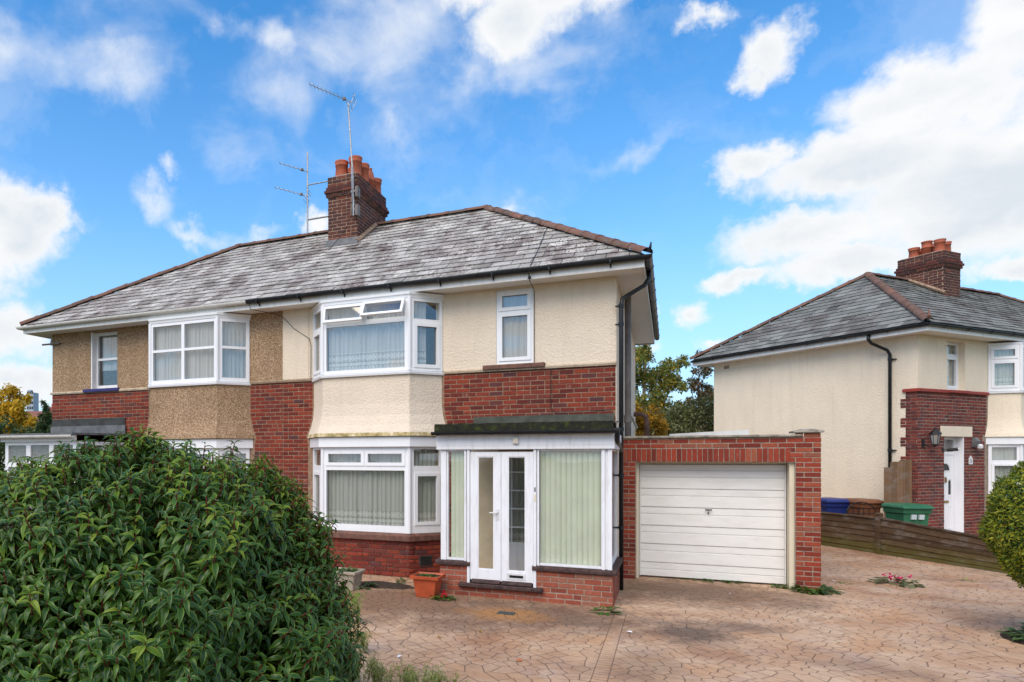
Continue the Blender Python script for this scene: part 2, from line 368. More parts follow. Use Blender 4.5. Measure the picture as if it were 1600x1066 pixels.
leaf_mat('laurel_leaf', [(0, (.020, .062, .016)), (.5, (.036, .098, .020)), (.85, (.065, .15, .024)), (1, (.11, .21, .03))], .32, .25, .34, edge=(.20, .31, .04))
leaf_mat('laurel_young', [(0, (.09, .19, .022)), (.6, (.16, .28, .03)), (1, (.27, .36, .045))], .40, .35, .25, edge=(.40, .46, .06))
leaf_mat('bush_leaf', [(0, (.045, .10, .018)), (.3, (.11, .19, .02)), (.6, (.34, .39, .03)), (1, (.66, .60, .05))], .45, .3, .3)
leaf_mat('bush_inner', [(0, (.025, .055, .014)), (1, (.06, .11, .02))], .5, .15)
leaf_mat('birch_leaf', [(0, (.19, .25, .07)), (.5, (.28, .31, .09)), (.75, (.42, .36, .08)), (1, (.70, .38, .06))], .7, .45, .1)
leaf_mat('amber_leaf', [(0, (.14, .14, .03)), (.35, (.32, .22, .03)), (1, (.70, .32, .03))], .7, .35, .1, (.6, .32, .04))
leaf_mat('yellow_leaf', [(0, (.36, .28, .04)), (.4, (.74, .48, .05)), (1, (.85, .58, .06))], .7, .4, .1, (.75, .52, .05))
leaf_mat('olive_leaf', [(0, (.10, .115, .055)), (.6, (.20, .215, .09)), (1, (.33, .30, .13))], .7, .25)
leaf_mat('rust_leaf', [(0, (.06, .09, .04)), (.5, (.17, .11, .07)), (1, (.28, .12, .085))], .7, .3)
leaf_mat('dark_leaf', [(0, (.025, .055, .02)), (.6, (.05, .10, .03)), (1, (.10, .17, .045))], .6, .2)
leaf_mat('weed_leaf', [(0, (.04, .09, .018)), (.6, (.07, .16, .025)), (1, (.13, .23, .04))], .5, .3)
leaf_mat('feather_leaf', [(0, (.26, .32, .08)), (.6, (.40, .44, .13)), (1, (.58, .56, .24))], .7, .35)
# drive
def drive_mat(name, joint):
    w = mat(name, .8, .3); p = w.pos(); x, y, z = w.sep(p)
    rd = w.rand()
    a = w.noise(.55, p, 5, .6); b = w.noise(2.3, p, 6, .65); c = w.noise(14, p, 5, .7)
    k = w.ramp(a, [(.34, (.38, .19, .10)), (.48, (.55, .335, .195)), (.64, (.67, .465, .305))])
    k = w.mix(w.ramp(b, [(.4, 0), (.7, .6)]), k, (.69, .52, .365))
    k = w.mix(w.ramp(w.noise(.9, w.scaled(p, (1, 1.2, 1)), 6, .66, .6), [(.52, 0), (.66, .62)]), k, (.56, .285, .125))
    k = w.mix(w.ramp(w.noise(1.4, w.scaled(p, (1.1, .9, 1)), 6, .68), [(.54, 0), (.70, .6)]), k, (.50, .385, .33))
    k = w.mix(w.ramp(w.noise(.7, w.scaled(p, (.9, 1.1, 1)), 8, .72, .4), [(.53, 0), (.66, .62)]), k, (.25, .155, .105))
    k = w.mix(w.ramp(rd, [(0, .0), (1, .22)]), k, (.36, .19, .115))
    k = w.mix(w.ramp(c, [(.48, 0), (.8, .5)]), k, (.24, .14, .09))
    # standing dirt and an oil stain, each with its own outline
    def spot(cx, cy, rx, ry, amt, colr, kk):
        v = node(w.nt, 'ShaderNodeVectorMath', {'operation': 'SUBTRACT'}, i0=p, i1=(cx, cy, 0)).outputs[0]
        v = w.scaled(v, (1/rx, 1/ry, 0)); l = node(w.nt, 'ShaderNodeVectorMath', {'operation': 'LENGTH'}, i0=v).outputs['Value']
        l = w.math('ADD', l, w.math('MULTIPLY', w.math('SUBTRACT', w.noise(3.0, p, 9, .78), .5), 1.9))
        return w.mix(w.ramp(l, [(.35, amt), (1.05, 0)]), kk, colr)
    k = spot(1.0, -2.45, .55, .75, .80, (.085, .062, .050), k)
    k = spot(1.55, -1.9, .6, .35, .55, (.10, .075, .06), k)
    k = spot(1.1, .25, 2.1, 1.4, .85, (.165, .105, .068), k)
    k = spot(.55, -4.0, .5, .9, .42, (.15, .095, .06), k)
    k = spot(-2.6, -2.2, 2.8, 1.5, .85, (.19, .105, .062), k)
    k = spot(-.6, -2.2, 1.7, 1.1, .80, (.17, .105, .07), k)
    k = spot(-1.4, -3.2, .8, .5, .45, (.15, .09, .06), k)
    k = spot(-1.17, -2.40, .70, .50, .80, (.43, .20, .065), k)
    k = spot(2.6, -3.2, .7, .5, .30, (.20, .14, .10), k)
    if joint: k = w.mix(.68, k, (.07, .048, .035))
    w.col(k); w.nrm(w.bump(w.math('ADD', c, w.noise(70, p, 4, .7)), .35, .006))
    w.rough(w.ramp(b, [(.3, .62), (.7, .88)]))
    return w
drive_mat('drive_stone', False); drive_mat('drive_joint', True)
w = drive_mat('drive_sheet', False)
# far part of the drive: joints too fine to model
kcol = w.b.inputs['Base Color'].links[0].from_socket
e = w.vor(6.5, w.scaled(w.pos(), (1, 1, 0)), 'DISTANCE_TO_EDGE')
w.col(w.mix(w.ramp(e, [(.02, .6), (.055, 0)]), kcol, (.10, .065, .045)))
w = mat('earth_grass', .95, .1)
w.col(w.ramp(w.noise(.8, None, 6, .65), [(.35, (.045, .065, .022)), (.6, (.075, .095, .03)), (.8, (.11, .09, .05))]))
# ------------------------------------------------------------------ mesh helpers
def V(*a): return np.array(a, float)
UP = V(0, 0, 1)
class Fr:
    """a wall face: origin, direction to the right as seen from outside, outward normal"""
    def __init__(s, o, u):
        s.o = np.array(o, float); s.u = np.array([u[0], u[1], 0.]); s.u /= np.linalg.norm(s.u); s.n = np.cross(s.u, UP)
    def P(s, a, t, d=0.): return s.o+s.u*a+UP*t+s.n*d
class MB:
    def __init__(s): s.v = []; s.f = []; s.uv = None; s.smooth = False
    def add(s, vs, fs):
        b = len(s.v); s.v += [tuple(map(float, q)) for q in vs]; s.f += [tuple(i+b for i in q) for q in fs]
    def box8(s, c):   # c[0..3] bottom ring, c[4..7] top ring
        s.add(c, [(3, 2, 1, 0), (4, 5, 6, 7), (0, 1, 5, 4), (1, 2, 6, 5), (2, 3, 7, 6), (3, 0, 4, 7)])
    def box(s, a, b):
        (x0, y0, z0), (x1, y1, z1) = a, b
        s.box8([(x0, y0, z0), (x1, y0, z0), (x1, y1, z0), (x0, y1, z0), (x0, y0, z1), (x1, y0, z1), (x1, y1, z1), (x0, y1, z1)])
    def fbox(s, fr, a0, a1, t0, t1, d0, d1):
        P = fr.P; s.box8([P(a0, t0, d1), P(a1, t0, d1), P(a1, t0, d0), P(a0, t0, d0), P(a0, t1, d1), P(a1, t1, d1), P(a1, t1, d0), P(a0, t1, d0)])
    def plate(s, fr, a0, a1, t0, t1, d0, d1, holes=()):
        """a plate with rectangular openings: front, back and all the edges"""
        xs = sorted({a0, a1, *[h[0] for h in holes], *[h[1] for h in holes]}); ts = sorted({t0, t1, *[h[2] for h in holes], *[h[3] for h in holes]})
        xs = [x for x in xs if a0-1e-6 <= x <= a1+1e-6]; ts = [t for t in ts if t0-1e-6 <= t <= t1+1e-6]
        nx, nt_ = len(xs)-1, len(ts)-1
        sol = [[not any(h[0]-1e-6 <= (xs[i]+xs[i+1])/2 <= h[1]+1e-6 and h[2]-1e-6 <= (ts[j]+ts[j+1])/2 <= h[3]+1e-6 for h in holes) for j in range(nt_)] for i in range(nx)]
        P = fr.P; S = lambda i, j: 0 <= i < nx and 0 <= j < nt_ and sol[i][j]
        q = lambda *pts: s.add(pts, [(0, 1, 2, 3)])
        for i in range(nx):
            for j in range(nt_):
                if not sol[i][j]: continue
                x0, x1, y0, y1 = xs[i], xs[i+1], ts[j], ts[j+1]
                q(P(x0, y0, d1), P(x1, y0, d1), P(x1, y1, d1), P(x0, y1, d1)); q(P(x0, y1, d0), P(x1, y1, d0), P(x1, y0, d0), P(x0, y0, d0))
                if not S(i-1, j): q(P(x0, y0, d0), P(x0, y0, d1), P(x0, y1, d1), P(x0, y1, d0))
                if not S(i+1, j): q(P(x1, y0, d1), P(x1, y0, d0), P(x1, y1, d0), P(x1, y1, d1))
                if not S(i, j-1): q(P(x0, y0, d0), P(x1, y0, d0), P(x1, y0, d1), P(x0, y0, d1))
                if not S(i, j+1): q(P(x0, y1, d1), P(x1, y1, d1), P(x1, y1, d0), P(x0, y1, d0))
    def tube(s, pts, r, n=8, caps=True, closed_r=None):
        pts = [np.array(p, float) for p in pts]; rs = r if hasattr(r, '__len__') else [r]*len(pts); b = len(s.v); rings = []
        prev = None
        for i, p in enumerate(pts):
            t = pts[min(i+1, len(pts)-1)]-pts[max(i-1, 0)]; t /= (np.linalg.norm(t)+1e-9)
            if prev is None: a = np.cross(t, UP if abs(t[2]) < .9 else V(1, 0, 0))
            else: a = prev-t*(prev@t)
            a /= (np.linalg.norm(a)+1e-9); prev = a; c = np.cross(t, a)
            s.v += [tuple(p+rs[i]*(a*math.cos(2*math.pi*k/n)+c*math.sin(2*math.pi*k/n))) for k in range(n)]
        for i in range(len(pts)-1):
            for k in range(n):
                k2 = (k+1) % n; s.f.append((b+i*n+k, b+i*n+k2, b+(i+1)*n+k2, b+(i+1)*n+k))
        if caps:
            s.f.append(tuple(b+k for k in reversed(range(n)))); s.f.append(tuple(b+(len(pts)-1)*n+k for k in range(n)))
    def lathe(s, c, prof, n=16):
        b = len(s.v); c = np.array(c, float)
        for (r, z) in prof: s.v += [(c[0]+r*math.cos(2*math.pi*k/n), c[1]+r*math.sin(2*math.pi*k/n), c[2]+z) for k in range(n)]
        for i in range(len(prof)-1):
            for k in range(n): k2 = (k+1) % n; s.f.append((b+i*n+k, b+i*n+k2, b+(i+1)*n+k2, b+(i+1)*n+k))
        s.f.append(tuple(b+k for k in reversed(range(n)))); s.f.append(tuple(b+(len(prof)-1)*n+k for k in range(n)))
    def sweep(s, prof, path):
        """a closed cross-section (list of (out, up)) carried along an open horizontal path with mitred corners; out is to the right of travel"""
        path = [np.array(p, float) for p in path]; b = len(s.v); m = len(prof)
        for i, p in enumerate(path):
            d1 = path[i]-path[i-1] if i else path[1]-path[0]; d2 = path[i+1]-path[i] if i < len(path)-1 else d1
            d1 = d1/np.linalg.norm(d1); d2 = d2/np.linalg.norm(d2)
            n1 = np.cross(d1, UP); n2 = np.cross(d2, UP); n = n1+n2; n /= np.linalg.norm(n); n = n/max(.3, n@n1)
            s.v += [tuple(p+n*o+UP*u) for o, u in prof]
        for i in range(len(path)-1):
            for k in range(m): k2 = (k+1) % m; s.f.append((b+i*m+k, b+(i+1)*m+k, b+(i+1)*m+k2, b+i*m+k2))
        s.f.append(tuple(b+k for k in range(m))); s.f.append(tuple(b+(len(path)-1)*m+k for k in reversed(range(m))))
    def loft(s, rings, caps=True):
        b = len(s.v); m = len(rings[0])
        for r in rings: s.v += [tuple(map(float, p)) for p in r]
        for i in range(len(rings)-1):
            for k in range(m): k2 = (k+1) % m; s.f.append((b+i*m+k, b+i*m+k2, b+(i+1)*m+k2, b+(i+1)*m+k))
        if caps: s.f.append(tuple(b+k for k in reversed(range(m)))); s.f.append(tuple(b+(len(rings)-1)*m+k for k in range(m)))
    def build(s, name, m, parent=None, smooth=False, local=False, bevel=0):
        me = bpy.data.meshes.new(name); me.from_pydata(s.v, [], s.f); me.update()
        if s.uv is not None:
            l = me.uv_layers.new(name='UVMap'); vi = np.zeros(len(me.loops), int); me.loops.foreach_get('vertex_index', vi)
            l.data.foreach_set('uv', np.array(s.uv, float)[vi].ravel())
        me.materials.append(M[m])
        if smooth: me.polygons.foreach_set('use_smooth', [True]*len(me.polygons))
        o = bpy.data.objects.new(name, me); COL.objects.link(o)
        if bevel:
            md = o.modifiers.new('edge', 'BEVEL'); md.width = bevel; md.segments = 1; md.limit_method = 'ANGLE'; md.angle_limit = R(50)
        if parent is not None: hang(o, parent, local)
        return o
def hang(o, parent, local=False):
    o.parent = parent
    if not local: o.matrix_parent_inverse = INV[parent.name] if parent.name in INV else Matrix()
INV = {}
def tag(o, label=None, cat=None, group=None, kind=None):
    for k, v in (('label', label), ('category', cat), ('group', group), ('kind', kind)):
        if v: o[k] = v
    return o
def thing(name, label, cat, loc=(0, 0, 0), rot=0, group=None, kind=None):
    o = bpy.data.objects.new(name, None); COL.objects.link(o); o.empty_display_size = .2
    o.location = loc; o.rotation_euler = (0, 0, rot)
    mtx = Matrix.Translation(Vector(loc)) @ Matrix.Rotation(rot, 4, 'Z'); INV[o.name] = mtx.inverted(); WORLD[o.name] = np.array(mtx)
    return tag(o, label, cat, group, kind)
WORLD = {}
def part_inv(o, parent):   # a mesh part that will itself carry sub-parts: children are given in the same space
    INV[o.name] = Matrix(); WORLD[o.name] = WORLD.get(parent.name, np.eye(4))

# unit pieces: x along, y up, z out of the wall
def unit_brick(cx=.022, cy=.07, cz=.35):
    x, y = .5, .5
    v = [(-x, -y, 0), (x, -y, 0), (x, y, 0), (-x, y, 0), (-x, -y, 1-cz), (x, -y, 1-cz), (x, y, 1-cz), (-x, y, 1-cz),
         (-x+cx, -y+cy, 1), (x-cx, -y+cy, 1), (x-cx, y-cy, 1), (-x+cx, y-cy, 1)]
    f = [(8, 9, 10, 11)]
    for k in range(4):
        k2 = (k+1) % 4; f += [(k, k2, 4+k2, 4+k), (4+k, 4+k2, 8+k2, 8+k)]
    return np.array(v), f
def unit_slate():
    v = [(-.5, 0, .5), (.5, 0, .5), (.5, 1, -.4), (-.5, 1, -.4), (-.5, 0, 1), (.5, 0, 1), (.5, 1, .0), (-.5, 1, .0)]
    return np.array(v, float), [(4, 5, 6, 7), (0, 1, 5, 4), (1, 2, 6, 5), (3, 0, 4, 7), (3, 2, 1, 0)]
PROTO = {}
def proto(key, fn, m):
    k = (key, m)
    if k not in PROTO:
        v, f = fn(); me = bpy.data.meshes.new(key); me.from_pydata([tuple(q) for q in v], [], f); me.update(); me.materials.append(M[m])
        if m.startswith('laurel'): leaf_uv(me, f, 1, len(v))
        PROTO[k] = (v, f, me)
    return PROTO[k]
def leaf_uv(me, f, n, k):
    u = np.array([1.0 if (i % 3 == 1 and i < k-1) else 0.0 for i in range(k)]); flat = np.concatenate([np.array(q) for q in f]); uv = np.zeros((len(flat)*n, 2)); uv[:, 0] = np.tile(u[flat], n)
    me.uv_layers.new(name='UVMap').data.foreach_set('uv', uv.ravel())
def joined(name, v, f, mats, m, parent, kind='stuff', smooth=False):
    """many copies of one small piece as one mesh"""
    v = np.asarray(v, float); n = len(mats); k = len(v); A = np.array(mats)
    vv = np.einsum('nij,kj->nki', A[:, :3, :3], v)+A[:, None, :3, 3]; vv = vv.reshape(-1, 3)
    me = bpy.data.meshes.new(name); sizes = np.array([len(q) for q in f]); flat = np.concatenate([np.array(q) for q in f])
    loops = (flat[None]+np.arange(n)[:, None]*k).ravel(); tot = np.tile(sizes, n); start = np.concatenate([[0], np.cumsum(tot)[:-1]])
    me.vertices.add(len(vv)); me.vertices.foreach_set('co', vv.ravel()); me.loops.add(len(loops)); me.loops.foreach_set('vertex_index', loops.astype(np.int32))
    me.polygons.add(len(tot)); me.polygons.foreach_set('loop_start', start.astype(np.int32)); me.polygons.foreach_set('loop_total', tot.astype(np.int32))
    if smooth: me.polygons.foreach_set('use_smooth', np.ones(len(tot), bool))
    me.update(calc_edges=True); me.materials.append(M[m])
    if m.startswith('laurel'): leaf_uv(me, f, n, k)
    o = bpy.data.objects.new(name, me); COL.objects.link(o)
    if parent is not None: hang(o, parent)
    if kind: o['kind'] = kind
    return o
def behind_shrub(x, y):
    if x < 600:
        top = np.interp(x, [0, 90, 200, 300, 400, 480, 530, 570, 600], [735, 690, 668, 690, 735, 790, 870, 950, 1050]); return y > top
    return False
def emit(name, rest_name, mats, key, fn, m, parent, limit=300, hide=None, smooth=False, shrub=True):
    """the pieces that show largest become objects of their own, the rest one joined part"""
    v, f, me = proto(key, fn, m)
    if not mats: return
    AA = np.array(mats); c = AA[:, :3, 3]; nr = AA[:, :3, 2]; to = CAM-c; face = (nr*to).sum(1)/np.linalg.norm(nr, axis=1); z = (c-CAM)@CF; zz = np.maximum(z, .3)
    px = 570+1056*((c-CAM)@CR)/zz; py_ = 716-1056*(c[:, 2]-CAM[2])/zz; ok = (z > .3) & (px > -10) & (px < 1610) & (py_ > -10) & (py_ < 1076) & (face > 0)
    if shrub: ok &= ~np.array([behind_shrub(a, b) for a, b in zip(px, py_)])
    val = np.where(ok, np.linalg.norm(AA[:, :3, 0], axis=1)*np.linalg.norm(AA[:, :3, 1], axis=1)*face/zz**3, -1); sc_ = list(zip(val.tolist(), range(len(mats))))
    sc_.sort(reverse=True); pick = [i for s_, i in sc_[:limit] if s_ > 0]; ps = set(pick)
    for i in pick:
        o = bpy.data.objects.new(name, me); COL.objects.link(o); o.parent = parent
        o.matrix_parent_inverse = INV.get(parent.name, Matrix()); o.matrix_basis = Matrix([list(r) for r in mats[i]])
    rest = [A for i, A in enumerate(mats) if i not in ps]
    if rest: joined(rest_name, v, f, rest, m, parent, 'stuff', smooth)
def mtx(c, ex, ey, ez):
    A = np.eye(4); A[:3, 0] = ex; A[:3, 1] = ey; A[:3, 2] = ez; A[:3, 3] = c; return A
BL, BH, BJ = .2145, .0650, .0110
def brick_field(out, fr, rows, z0, spans, proud=.0055, course=.075, off=0):
    """stretcher bond; spans(t) gives the (from, to) intervals that a course at height t fills"""
    for j in range(rows):
        t = z0+j*course
        for (a, b) in spans(t+course/2):
            x = a-((j+off) % 2)*(BL+BJ)/2-.001
            while x < b-.02:
                x0, x1 = max(a, x), min(b, x+BL); x += BL+BJ
                if random.random() < .10 and x1-x0 > .2: # a header in among the stretchers
                    h = (x0+x1)/2; parts = [(x0, h-BJ/2), (h+BJ/2, x1)]
                else: parts = [(x0, x1)]
                for p0, p1 in parts:
                    if p1-p0 < .025: continue
                    d = proud+random.uniform(-.0025, .0025); tl = random.uniform(-.006, .006)
                    out.append(mtx(fr.P((p0+p1)/2, t+course/2+random.uniform(-.0015, .0015), -.012), (fr.u+UP*tl)*(p1-p0), (UP-fr.u*tl)*(course-BJ+random.uniform(-.002, .001)), fr.n*(.012+d)))
def slate_field(out, o, u, s_, n, spans, length, gauge=.242, wd=.325):
    rows = int(length/gauge)+1
    for j in range(rows):
        t = j*gauge; a, b = spans(min(t+gauge*.4, length)); g = min(gauge, length-t)
        if g < .03 or b-a < .05: continue
        x = a-(j % 2)*wd/2-.03*random.random()
        while x < b-.01:
            x0, x1 = max(a, x), min(b, x+wd-.010); x += wd
            if x1-x0 < .02: continue
            tl = random.uniform(-.012, .012); sl = random.uniform(-.008, .008)
            out.append(mtx(o+u*((x0+x1)/2)+s_*(t+sl)+n*random.uniform(0, .003), (u+s_*tl)*(x1-x0), (s_-u*tl)*(g+.035), n*random.uniform(.016, .026)))
def ridge_tiles(parent, p0, p1, m='ridge_clay', r=.10, ln=.32, up=None):
    """half-round clay tiles laid end to end along a ridge or hip"""
    p0, p1 = np.array(p0, float), np.array(p1, float); L = np.linalg.norm(p1-p0); d = (p1-p0)/L; n = max(1, round(L/ln)); ln = L/n
    side = np.cross(d, UP); side /= np.linalg.norm(side); upv = np.cross(side, d)
    key = ('ridge', m)
    if key not in PROTO:
        mb = MB(); k = 8; vs = []
        for e, rr in ((0, 1.0), (.82, 1.0), (.82, 1.10), (1, 1.10)):
            vs += [(e, math.cos(math.pi*i/k)*rr, math.sin(math.pi*i/k)*rr*.8) for i in range(k+1)]
        mb.add(vs, [(q*(k+1)+i, q*(k+1)+i+1, (q+1)*(k+1)+i+1, (q+1)*(k+1)+i) for q in range(3) for i in range(k)]+[(3*(k+1)+i for i in range(k+1))] )
        mb.f = [tuple(q) for q in mb.f]
        me = bpy.data.meshes.new('ridge_tile'); me.from_pydata(mb.v, [], mb.f); me.update(); me.materials.append(M[m]); PROTO[key] = me
    for i in range(n):
        o = bpy.data.objects.new('ridge_tile', PROTO[key]); COL.objects.link(o); o.parent = parent; o.matrix_parent_inverse = INV.get(parent.name, Matrix())
        j = random.uniform(-.006, .006)
        o.matrix_basis = Matrix([list(q) for q in mtx(p0+d*ln*i+upv*(j-.02), d*ln, side*r, upv*r)])
def gutter_prof(r=.055):
    k = 8; a = [(-r*math.cos(math.pi*i/k)+r, -r*math.sin(math.pi*i/k)) for i in range(k+1)]
    return a+[(2*r, .008), (2*r-.008, .008), (2*r-.008, 0)]+[(-(r-.008)*math.cos(math.pi*i/k)+r, -(r-.008)*math.sin(math.pi*i/k)) for i in reversed(range(1, k))]+[(.008, 0), (.008, .008), (0, .008)]

# ------------------------------------------------------------------ windows
def window(parent, fr, a0, a1, t0, t1, lights, m='upvc', g='glass', d=0., fw=.06, sash=.035, name='window'):
    """lights: (from, to, low, high, has_sash). The frame is one part; sashes and panes are its pieces"""
    mb = MB(); mb.plate(fr, a0, a1, t0, t1, d-.055, d, [l[:4] for l in lights]); wn = mb.build(name, m, parent, bevel=.004); part_inv(wn, parent)
    for l in lights:
        x0, x1, y0, y1 = l[:4]
        if len(l) > 5:    # a top-hung light standing open: turned about its upper edge
            ang = l[5]; sm = MB(); s_ = sash+.012; hh = y1-y0+.05
            f2 = Fr(fr.P(x0-.025, y1+.025, d+.014), fr.u); dn = -UP*math.cos(ang)+fr.n*math.sin(ang); nn = fr.n*math.cos(ang)+UP*math.sin(ang)
            def bx(mb_, p0, p1, q0, q1, e0, e1):
                Q = lambda p, q, e: f2.o+fr.u*p+dn*q+nn*e
                mb_.box8([Q(p0, q1, e1), Q(p1, q1, e1), Q(p1, q1, e0), Q(p0, q1, e0), Q(p0, q0, e1), Q(p1, q0, e1), Q(p1, q0, e0), Q(p0, q0, e0)])
            W_ = x1-x0+.05
            bx(sm, 0, W_, 0, s_, 0, .05); bx(sm, 0, W_, hh-s_, hh, 0, .05); bx(sm, 0, s_, s_, hh-s_, 0, .05); bx(sm, W_-s_, W_, s_, hh-s_, 0, .05)
            sm.build('casement', m, wn, bevel=.004)
            pm_ = MB(); bx(pm_, s_-.005, W_-s_+.005, s_-.005, hh-s_+.005, .018, .026); pm_.build('pane', g, wn)
            continue
        if l[4]:
            sm = MB(); sm.plate(fr, x0-.022, x1+.022, y0-.022, y1+.022, d-.03, d+.016, [(x0+sash, x1-sash, y0+sash, y1-sash)]); sm.build('sash', m, wn, bevel=.004)
            x0, x1, y0, y1 = x0+sash-.004, x1-sash+.004, y0+sash-.004, y1-sash+.004
        pm_ = MB(); pm_.fbox(fr, x0-.004, x1+.004, y0-.004, y1+.004, d-.034, d-.028); pm_.build('pane', g, wn)
    return wn
def curtain(label, fr, a0, a1, t0, t1, d, m, group=None, pitch=.085, amp=.018):
    n = int((a1-a0)/.011); ph = random.random()*9; mb = MB(); ys = np.linspace(t0, t1, 5); mb.uv = []
    for yi, y in enumerate(ys):
        for i in range(n+1):
            x = a0+(a1-a0)*i/n; q = x/pitch*2*math.pi
            e = amp*(math.sin(q+ph+2.2*math.sin(x*4.1+ph))*(.55+.6*math.sin(x*7.7+ph)**2)+.7*math.sin(q*.31+ph*2)+.25*math.sin(q*2.3+yi*.3))*(1.2-.35*yi/4)
            mb.v.append(tuple(fr.P(x+.006*math.sin(q*2), y, d+e))); mb.uv.append((x, y-t0))
    for j in range(4):
        for i in range(n): mb.f.append((j*(n+1)+i, j*(n+1)+i+1, (j+1)*(n+1)+i+1, (j+1)*(n+1)+i))
    return tag(mb.build('net_curtain', m, None, smooth=True), label, 'curtain', group)
WORLD = {}   # every builder below works in world space
# ------------------------------------------------------------------ ground
mb = MB(); mb.add([(-600, -300, -.035), (600, -300, -.035), (600, 900, -.035), (-600, 900, -.035)], [(0, 1, 2, 3)])
tag(mb.build('ground', 'earth_grass'), kind='structure')
drive = thing('driveway', 'stamped concrete drive in brown and pink fan-laid stones', 'driveway', (0, -3, 0), kind='structure')
mb = MB(); mb.add([(-13, -9.5, -.0026), (9.5, -9.5, -.0026), (9.5, 3.0, -.0026), (-13, 3.0, -.0026)], [(0, 1, 2, 3)]); mb.build('joint_bed', 'drive_joint', drive)
mb = MB(); mb.add([(-6, 3.0, 0), (9.5, 3.0, 0), (9.5, 24, 0), (-6, 24, 0)], [(0, 1, 2, 3)]); mb.build('far_paving', 'drive_sheet', drive)
STRIP0, STRIP1 = .112, .245
def fan_stones():
    """seed points on the arcs of overlapping fans, then one cell around each"""
    pts = []; Wd = 1.9; rowh = .95; ring = .118
    for r in range(-12, 8):
        for c in range(-8, 8):
            cx, cy = c*Wd+(r % 2)*Wd/2, r*rowh
            k = 0
            while True:
                rad = ring*(k+.55)
                if rad > Wd*.56: break
                nseg = max(1, int(round(math.pi*rad/.155)))
                for i in range(nseg):
                    a = math.pi*(i+.5+.5*(k % 2)+random.uniform(-.18, .18))/nseg
                    x, y = cx+rad*math.cos(a), cy+rad*math.sin(a)
                    # fish-scale: the nearer fan of the next row covers this one
                    cov = False
                    for dc in (-1, 0, 1):
                        ox = (c+dc)*Wd+(((r+1) % 2)-(r % 2))*Wd/2+(r % 2)*Wd/2
                        if (x-ox)**2+(y-(cy+rowh))**2 < (Wd*.5)**2 and y > cy+rowh*.02+rowh: cov = True
                    if cov or abs(x-cx) > Wd/2+.02: continue
                    pts.append((x+random.uniform(-.012, .012), y+random.uniform(-.010, .010)))
                k += 1
    return pts
def voronoi_cells(pts, cell=.3):
    grid = {}
    for i, (x, y) in enumerate(pts): grid.setdefault((int(x//cell), int(y//cell)), []).append(i)
    # drop seeds that crowd another
    keep = [True]*len(pts)
    for i, (x, y) in enumerate(pts):
        if not keep[i]: continue
        gx, gy = int(x//cell), int(y//cell)
        for a in (-1, 0, 1):
            for b in (-1, 0, 1):
                for j in grid.get((gx+a, gy+b), ()):
                    if j > i and keep[j] and (pts[j][0]-x)**2+(pts[j][1]-y)**2 < .075**2: keep[j] = False
    res = []
    for i, (x, y) in enumerate(pts):
        if not keep[i]: continue
        poly = [(x-.22, y-.22), (x+.22, y-.22), (x+.22, y+.22), (x-.22, y+.22)]; gx, gy = int(x//cell), int(y//cell)
        nb = [j for a in (-1, 0, 1) for b in (-1, 0, 1) for j in grid.get((gx+a, gy+b), ()) if j != i and keep[j]]
        nb.sort(key=lambda j: (pts[j][0]-x)**2+(pts[j][1]-y)**2)
        for j in nb[:14]:
            qx, qy = pts[j]; mx, my = (x+qx)/2, (y+qy)/2; nx, ny = qx-x, qy-y; l = math.hypot(nx, ny); nx /= l; ny /= l
            gap = .0060
            new = []; m = len(poly)
            for a in range(m):
                p, q = poly[a], poly[(a+1) % m]; dp = (p[0]-mx)*nx+(p[1]-my)*ny+gap; dq = (q[0]-mx)*nx+(q[1]-my)*ny+gap
                if dp <= 0: new.append(p)
                if dp*dq < 0: t = dp/(dp-dq); new.append((p[0]+(q[0]-p[0])*t, p[1]+(q[1]-p[1])*t))
            poly = new
            if len(poly) < 3: break
        if len(poly) >= 3: res.append(((x, y), poly))
    return res
def clip_x(poly, x0, keep_less):
    s_ = 1 if keep_less else -1; new = []; m = len(poly)
    for a in range(m):
        p, q = poly[a], poly[(a+1) % m]; dp, dq = s_*(p[0]-x0), s_*(q[0]-x0)
        if dp <= 0: new.append(p)
        if dp*dq < 0: t = dp/(dp-dq); new.append((p[0]+(q[0]-p[0])*t, p[1]+(q[1]-p[1])*t))
    return new
def stone_mesh(poly, z=0.0):
    cx = sum(p[0] for p in poly)/len(poly); cy = sum(p[1] for p in poly)/len(poly); n = len(poly)
    inn = [(cx+(x-cx)*.93, cy+(y-cy)*.93) for x, y in poly]; tl = random.uniform(-.007, .007), random.uniform(-.007, .007)
    zz = lambda p: z+(p[0]-cx)*tl[0]+(p[1]-cy)*tl[1]
    v = [(x, y, -.012) for x, y in poly]+[(x, y, zz((x, y))-.0018) for x, y in poly]+[(x, y, zz((x, y))) for x, y in inn]
    f = [tuple(range(2*n, 3*n))]+[(k, (k+1) % n, n+(k+1) % n, n+k) for k in range(n)]+[(n+k, n+(k+1) % n, 2*n+(k+1) % n, 2*n+k) for k in range(n)]
    return v, f
def visible_ground(x, y):
    z, ins, px, py_ = depth_of((x, y, 0)); return (px, py_, z) if ins else None
stones = []
